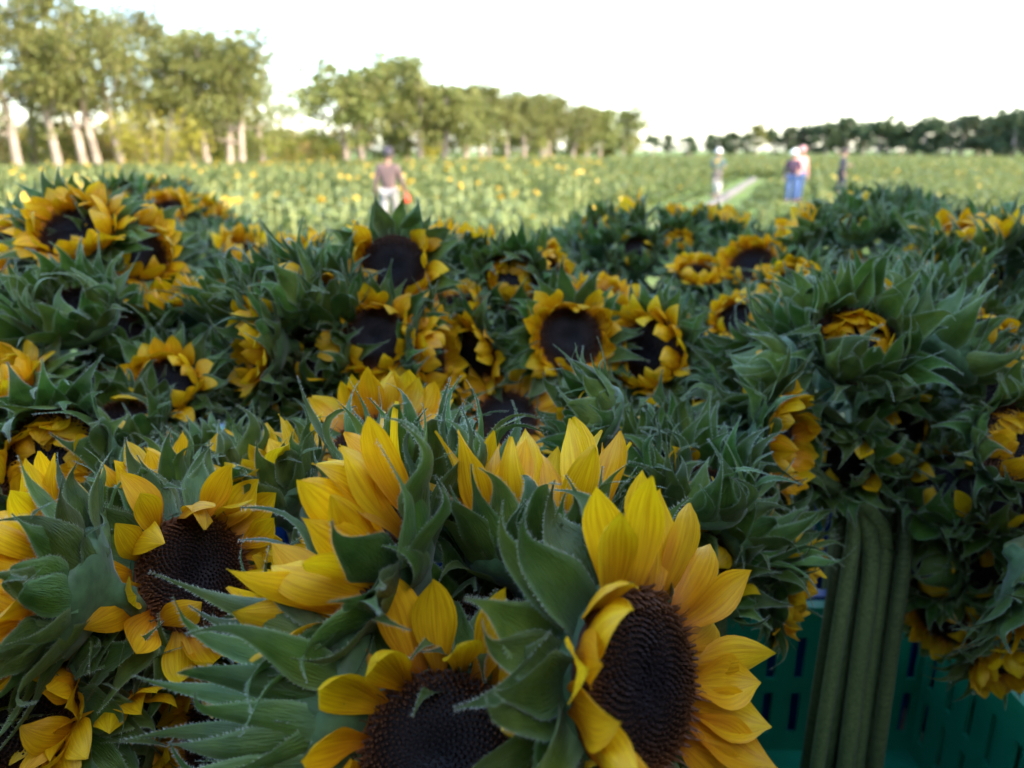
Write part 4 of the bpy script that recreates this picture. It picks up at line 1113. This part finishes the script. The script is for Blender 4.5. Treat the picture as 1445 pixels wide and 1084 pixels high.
# bunch, px, py, depth, facing, mode, size, label, extras
FL = [
 ('front', 903, 962, .400, (.64, -.60, .36), 'open', 1.14, 'largest wide open sunflower with brown disc, front right of centre', dict(asym=(44, 178, 1), leaves=0, plen=.98, blen=.95)),
 ('front', 622, 1066, .405, (-.06, -.74, .58), 'ragged', 1.0, 'open dark centred sunflower cut by the bottom edge', dict(asym=(-16, 130), leaves=0, plen=1.2, blen=.9)),
 ('front', 525, 800, .475, (-.82, .02, .55), 'half', 1.08, 'bright yellow sunflower in side view facing left, front centre', dict(leaves=0, plen=1.8, blen=1.1, asym=(6, 90))),
 ('front', 752, 766, .50, (-.02, .42, .90), 'cup', .98, 'upright yellow sunflower with flame shaped petals, front centre', dict(leaves=0, plen=1.55, blen=1.05)),
 ('front', 470, 985, .45, (-.95, .12, .10), 'bud', 1.15, 'closed green head with long bracts pointing left, bottom left of centre', dict(leaves=0, blen=1.35, bw=.72)),
 ('midleft', 590, 690, .565, (.0, .25, .95), 'bud', 1.05, 'spiky green head behind the yellow side view flower', dict(leaves=0, blen=1.3, skip=(0, 180))),
 ('midleft', 530, 630, .74, (-.12, -.42, .9), 'open', 1.0, 'yellow sunflower with raised back petals behind the spiky green head', dict(asym=(40, 90))),
 ('leftfront', 275, 808, .56, (.74, -.48, .46), 'ragged', 1.0, 'open sunflower with large dark disc, lower left', dict(asym=(14, 190), leaves=0, plen=.95)),
 ('leftfront', 195, 712, .62, (-.35, .1, .9), 'cup', .9, 'small yellow cup above the dark disc flower, lower left', dict(leaves=0, plen=1.0)),
 ('leftfront', 84, 832, .50, (-.88, -.22, .28), 'half', .98, 'sunflower seen from the side facing left at the lower left edge', dict(leaves=0, plen=1.65, blen=.95)),
 ('leftfront', 15, 1000, .50, (.05, -.85, .30), 'half', 1.0, 'shaded dark sunflower in the bottom left corner', dict(leaves=0)),
 ('leftfront', 170, 985, .56, (.25, -.30, -.6), 'open', .9, 'downward hanging yellow petals below the dark disc, lower left', dict(leaves=0)),
 ('left', 75, 650, .70, (.06, -.80, .55), 'closed', 1.15, 'half closed sunflower with petals folded over a dark star, left', dict(leaves=0, blen=.95)),
 ('left', -10, 555, .82, (-.2, -.3, .9), 'half', 1.0, 'yellow sunflower half cut by the left edge at mid height', {}),
 ('midleft', 378, 690, .66, (-.50, .05, .85), 'cup', .95, 'yellow cup shaped sunflower with curling bracts, left of centre', dict(leaves=0)),
 ('midleft', 300, 655, .72, (-.2, .1, .95), 'bud', .9, 'green curling head between two yellow cups, left of centre', {}),
 ('left', 170, 600, .82, (.1, -.3, .9), 'bud', 1.0, 'green head just right of the half closed flower', {}),
 # right bunch
 ('right', 1210, 488, .86, (-.02, -.74, .62), 'closed', 1.12, 'closed sunflower framed by broad green bracts, top of the right bunch', dict(leaves=0, blen=1.15, asym=(20, 270))),
 ('right', 1075, 530, .88, (-.92, -.05, .28), 'bud', 1.1, 'green head with stacked bracts pointing left in the right bunch', dict(blen=1.1)),
 ('right', 1098, 625, .82, (.74, -.55, .10), 'half', .95, 'yellow petalled sunflower on the left flank of the right bunch', dict(leaves=0, blen=1.15)),
 ('right', 1240, 440, .97, (-.05, .25, 1), 'bud', 1.1, 'upright green head with few yellow petals topping the right bunch', dict(blen=1.2)),
 ('right', 1335, 490, .90, (.68, .05, .72), 'bud', 1.12, 'green head leaning right on the right bunch', dict(blen=1.15)),
 ('right', 1140, 440, .98, (-.5, .2, .85), 'bud', 1.05, 'green head at the upper left of the right bunch', dict(blen=1.1)),
 ('right', 1000, 590, .92, (-.9, -.1, .1), 'bud', .95, 'small green head low on the left side of the right bunch', {}),
 ('rightlow', 1442, 628, .80, (-.10, -.80, .52), 'closed', 1.05, 'half closed sunflower cut by the right edge', dict(leaves=0)),
 ('rightlow', 1480, 828, .76, (.35, -.45, -.35), 'half', 1.05, 'shaded yellow petals at the lower right edge', dict(leaves=0)),
 ('rightlow', 1335, 690, .92, (-.4, -.5, .5), 'bud', 1.05, 'dark green head right of the standing stems', {}),
 ('rightlow', 1310, 800, .98, (-.5, -.4, -.1), 'bud', 1.0, 'very dark low head right of the standing stems', {}),
 ('rightlow', 1395, 560, .98, (.1, -.5, .8), 'bud', 1.05, 'green head between the right bunch and the right edge', dict(blen=1.1)),
 ('rightlow', 1400, 700, .92, (-.3, -.7, .4), 'bud', 1.05, 'dark green head below the half closed right edge flower', {}),
 ('rightlow', 1370, 800, .98, (-.3, -.7, .0), 'bud', 1.05, 'dark hanging head in the lower right shade', {}),
 ('rightlow', 1330, 870, 1.02, (-.6, -.4, -.2), 'half', .9, 'almost black low flower right of the standing stems', {}),
 ('rightlow', 1425, 930, .95, (.0, -.7, -.4), 'half', .95, 'dark drooping flower above the green crate rim at the right edge', {}),
 ('leftdome', 165, 545, .96, (.2, -.6, .6), 'bud', 1.0, 'dark green head in the gap above the half closed flower', {}),
 ('dome', 300, 545, .96, (-.4, -.6, .5), 'bud', 1.0, 'dark green head low at the left foot of the green dome', {}),
 ('dome', 390, 560, .95, (.0, -.6, .6), 'bud', 1.0, 'dark green head below the green dome', {}),
 ('left', 240, 600, .88, (.2, -.4, .8), 'bud', 1.0, 'shaded green head left of the curling head', {}),
 ('centre', 610, 590, .98, (-.1, -.5, .7), 'bud', .95, 'shaded head behind the raised yellow petals', {}),
 ('centre', 760, 540, 1.1, (.1, -.6, .4), 'bud', .95, 'shaded green head beneath the middle sunflower', {}),
 ('gap', 970, 590, 1.1, (.0, -.6, .5), 'bud', 1.0, 'dark head behind the left tips of the right bunch', {}),
 ('right', 1175, 650, .90, (-.2, -.75, -.1), 'bud', 1.0, 'shaded green head under the closed flower of the right bunch', dict(leaves=0)),
 ('right', 1265, 610, .94, (.25, -.8, .1), 'bud', 1.05, 'dark green head at the lower right of the right bunch', dict(leaves=0)),
 ('right', 1225, 690, 1.0, (.05, -.7, -.3), 'bud', .95, 'dark head where the standing stems meet the right bunch', dict(leaves=0)),
 ('right', 1330, 590, .98, (.6, -.5, .2), 'bud', 1.0, 'dark head on the lower right flank of the right bunch', {}),
 ('front', 700, 905, .47, (.0, -.30, .9), 'bud', .95, 'green head sunk between the front blooms', dict(leaves=0, skip=(0, 180), bw=1.1)),
 ('front', 790, 1030, .46, (.1, -.6, .6), 'bud', .85, 'green curled head squeezed between the two front blooms', dict(leaves=0, skip=(0, 180))),
 ('leftfront', 320, 1040, .56, (-.3, -.6, .4), 'half', .95, 'dim yellow flower under the long pointed bracts', dict(leaves=1)),
 ('leftfront', 130, 1060, .56, (.0, -.7, .3), 'bud', 1.0, 'dark green head along the bottom edge at left', dict(leaves=1)),
 ('midleft', 420, 880, .60, (-.2, -.3, .9), 'bud', 1.0, 'shaded head under the yellow side view flower', dict(leaves=1)),
 ('midright', 985, 800, .74, (.3, -.5, .6), 'bud', 1.0, 'dark green head behind the petals of the largest bloom', dict(leaves=1)),
 ('midright', 1075, 800, .86, (.6, -.5, .1), 'bud', 1.0, 'dark green head directly left of the standing stems', dict(leaves=1)),
 ('far5', 1410, 405, 1.36, (.1, -.5, .7), 'bud', 1.1, 'blurred green head below the petals at the upper right edge', {}),
 ('far5', 1430, 470, 1.20, (.2, -.6, .6), 'bud', 1.1, 'blurred green head above the half closed right edge flower', {}),
 ('far5', 1340, 400, 1.40, (-.2, -.5, .7), 'bud', 1.1, 'blurred green head below the heart shaped petals', {}),
 # between
 ('midright', 830, 590, .74, (-.78, -.08, .52), 'bud', .88, 'green bud with a single yellow petal in the centre', dict(leaves=0, blen=1.05)),
 ('midright', 905, 665, .72, (-.2, -.1, .95), 'bud', .95, 'green head right of the upright yellow sunflower', {}),
 ('midright', 985, 690, .70, (.1, -.1, 1), 'bud', 1.0, 'green head with curled tips right of centre', dict(blen=1.15)),
 ('midright', 1060, 745, .78, (.6, -.2, .5), 'bud', 1.05, 'green head with long curled tips above the standing stems', dict(blen=1.2)),
 ('midright', 1110, 830, .84, (.75, -.45, -.15), 'half', .9, 'dim orange sunflower low beside the standing stems', {}),
 # centre
 ('centre', 805, 478, 1.00, (.06, -.86, .42), 'half', .98, 'wide open dark centred sunflower in the middle of the picture', dict(leaves=0)),
 ('centre', 918, 498, 1.00, (-.62, -.70, .22), 'half', 1.05, 'tall open sunflower facing left, right of the middle', dict(leaves=0)),
 ('centre', 850, 425, 1.12, (.1, -.2, .95), 'half', .9, 'small yellow sunflower peeking above the middle one', {}),
 ('centre', 662, 505, 1.02, (-.50, -.82, .05), 'half', .95, 'shaded dark sunflower facing left, left of the middle one', {}),
 ('centre', 716, 590, .98, (.05, -.62, .72), 'open', .9, 'dim sunflower sunk between bunches below the middle one', dict(leaves=0)),
 ('centreback', 720, 397, 1.12, (.0, -.84, .48), 'closed', 1.0, 'closed sunflower with tiny dark eye, centre back', {}),
 ('centreback', 775, 390, 1.22, (.7, -.4, .4), 'half', .9, 'yellow petals on right side of the closed centre back flower', {}),
 ('centreback', 640, 435, 1.10, (-.1, -.3, .9), 'half', .85, 'yellow sunflower between the green dome and the closed centre back flower', {}),
 ('heart', 555, 378, 1.00, (.0, -.90, .36), 'half', 1.02, 'sunflower with heart shaped dark disc under drooping green bracts', dict(leaves=0, skip=(90, 38), blen=.92)),
 ('heart', 655, 355, 1.30, (.1, .05, 1), 'cup', 1.0, 'yellow crest just right of the heart shaped flower', {}),
 ('dome', 530, 478, .93, (.05, -.86, .40), 'half', .92, 'open sunflower with dark centre on the right of the green dome', dict(leaves=0)),
 ('dome', 606, 505, .95, (.88, -.28, .15), 'half', .95, 'yellow petals in side view facing right, beside the dome', dict(leaves=0)),
 ('dome', 368, 488, .90, (-.80, -.42, .12), 'half', .95, 'yellow petals poking left from the green dome', dict(leaves=0)),
 ('dome', 400, 420, .92, (-.45, -.45, .75), 'bud', 1.08, 'green head with one broad yellow petal on top of the dome', dict(blen=1.1)),
 ('dome', 455, 425, .94, (.1, -.3, .9), 'bud', 1.0, 'spiky green head on the crest of the dome', dict(blen=1.15)),
 ('dome', 330, 425, .98, (-.55, -.1, .8), 'bud', 1.0, 'spiky green head at the upper left of the dome', dict(blen=1.15)),
 ('dome', 450, 500, .93, (-.15, -.75, .45), 'bud', .95, 'green head in the face of the dome', {}),
 ('far6', 420, 362, 1.36, (-.05, -.05, 1), 'cup', .95, 'yellow crest behind the green dome, left one', {}),
 ('far6', 478, 385, 1.22, (.15, -.1, 1), 'half', .9, 'yellow crest behind the green dome, right one', {}),
 ('leftdome', 100, 440, .90, (.0, -.45, .9), 'bud', 1.12, 'smooth blue green head in the middle of the left dome', dict(blen=1.15, skip=(0, 180))),
 ('leftdome', 30, 460, .92, (-.3, -.3, .9), 'bud', 1.05, 'blue green head at the left picture edge', dict(skip=(0, 180))),
 ('leftdome', 170, 470, .95, (.5, -.2, .8), 'bud', 1.0, 'blue green head at the right of the left dome', dict(skip=(0, 180))),
 ('leftdome', 245, 440, 1.02, (-.05, -.15, 1), 'cup', .85, 'yellow cup between the left dome and the green dome', {}),
 ('leftdome', 235, 545, .88, (.1, -.7, .6), 'half', .8, 'dark sunken flower between the two domes', {}),
 ('leftback', 110, 328, 1.02, (.05, -.62, .78), 'half', 1.08, 'bright open sunflower with dark centre at the upper left', dict(leaves=0, asym=(14, 90))),
 ('leftback', 190, 355, 1.08, (.62, -.40, .42), 'half', 1.05, 'bright yellow sunflower facing right at the upper left', dict(leaves=0)),
 ('leftback', 8, 352, 1.04, (-.25, -.55, .65), 'half', 1.0, 'bright yellow sunflower cut by the left edge at the upper left', {}),
 ('farleft', 172, 288, 1.85, (-.05, -.72, .62), 'closed', 1.05, 'small closed flower on the far left bunch', {}),
 ('farleft', 235, 302, 1.88, (-.05, -.58, .75), 'half', 1.15, 'open sunflower facing us on the far left bunch', {}),
 ('farleft', 237, 276, 2.12, (.0, .05, 1), 'cup', 1.1, 'yellow crest on the top of the far left bunch', {}),
 ('farleft', 290, 305, 1.95, (.4, -.2, .85), 'cup', .95, 'small yellow petals at the right of the far left bunch', {}),
 ('farleft', 205, 335, 1.80, (.1, -.5, .8), 'half', 1.0, 'dull yellow flower below the far left bunch', {}),
 ('far1', 880, 318, 1.72, (-.48, .1, .85), 'cup', 1.1, 'green backed sunflower with slanting yellow crest, far right of centre', {}),
 ('far2', 965, 318, 1.78, (.05, .15, 1), 'cup', 1.0, 'far sunflower with narrow yellow crest left of the pickers', {}),
 ('far2', 955, 345, 1.60, (-.1, -.55, .75), 'closed', .95, 'dull dark centred flower below the narrow crest', {}),
 ('far2', 985, 388, 1.42, (.0, -.35, .9), 'half', .85, 'yellow flower with notched middle below the narrow crest', {}),
 ('far3', 1062, 375, 1.40, (-.35, -.55, .65), 'half', .95, 'dull yellow flower facing left above the right bunch', {}),
 ('far3', 1130, 335, 1.42, (-.66, .1, .70), 'cup', 1.0, 'slanting yellow flame shaped flower below the pink pickers', {}),
 ('far3', 1040, 450, 1.25, (-.4, -.4, .7), 'half', .8, 'yellow petals just above the left shoulder of the right bunch', {}),
 ('far5', 1370, 345, 1.22, (-.15, -.1, 1), 'cup', 1.15, 'yellow heart shaped petals behind dark bracts at upper right', dict(blen=1.2)),
 ('far5', 1440, 345, 1.25, (.1, -.1, 1), 'cup', 1.1, 'yellow petals at the upper right picture edge', dict(blen=1.2)),
 ('far4', 1265, 315, 1.60, (.0, -.2, 1), 'bud', 1.25, 'bushy blue green head against the field at right', dict(skip=(0, 180))),
 ('far4', 1210, 325, 1.58, (-.2, -.2, .9), 'bud', .95, 'few yellow petals left of the bushy blue green head', {}),
]
def build_flowers():
    pts = []
    for bn, px, py, D, n, mode, size, lab, ex in FL:
        P = at(px, py, D); pts.append(P)
        b = BASE[bn]
        sunflower(px, py, D, n, mode, size, lab, None, base=foot_of(bn), **ex)
    rng = random.Random(21)
    for bn, (px, py, D, na, rad, ph) in BUNCH.items():
        c = BASE[bn]; made = tries = 0
        while made < na and tries < 120:
            tries += 1
            a = rng.uniform(0, 6.28); el = R(rng.uniform(-10, 85))
            n = Vector((math.cos(a)*math.cos(el), math.sin(a)*math.cos(el), math.sin(el)))
            P = c+Vector((n.x*rad, n.y*rad, n.z*rad*.75-.02))
            if any((P-q).length < .10 for q in pts): continue
            # unlisted heads sit behind or below the listed ones
            if D < 1.1 and px > -100 and (P-CAM).length < (c-CAM).length-.02: continue
            pts.append(P); made += 1
            mode = rng.choice(('bud', 'bud', 'bud', 'bud', 'bud', 'cup', 'closed') if D > 1.1 else ('bud',))
            sunflower(0, 0, 0, n+Vector((0, -.1, .25)), mode, rng.uniform(.9, 1.1), 'sunflower head packed into the '+ph, 'heads packed into the '+ph, P=P, base=foot_of(bn), seed=1000+len(pts), leaves=rng.choice((0, 1, 1)))
    print('flowers', len(pts))
build_flowers()
def build_crates():
    named = {(0, 0): 'green plastic crate holding the standing stems at lower right', (1, 0): 'green plastic crate at the lower right picture edge',
             (0, 1): 'blue plastic crate behind the green one at lower right', (1, 1): 'blue plastic crate behind the right edge bunch'}
    cells = set()
    for bn in BUNCH:
        x, y = foot_of(bn); cells.add((round((x-CX0)/CDX), round((y-CY0)/CDY)))
    cells |= set(named)
    for i, j in sorted(cells):
        x, y = CX0+i*CDX, CY0+j*CDY
        nm = named.get((i, j))
        crate(x, y, j % 2 == 1, nm or ('%s plastic crate hidden beneath the other bunches' % ('blue' if j % 2 else 'green')), 'crates on the trailer')
    print('crates', sorted(cells))
build_crates()
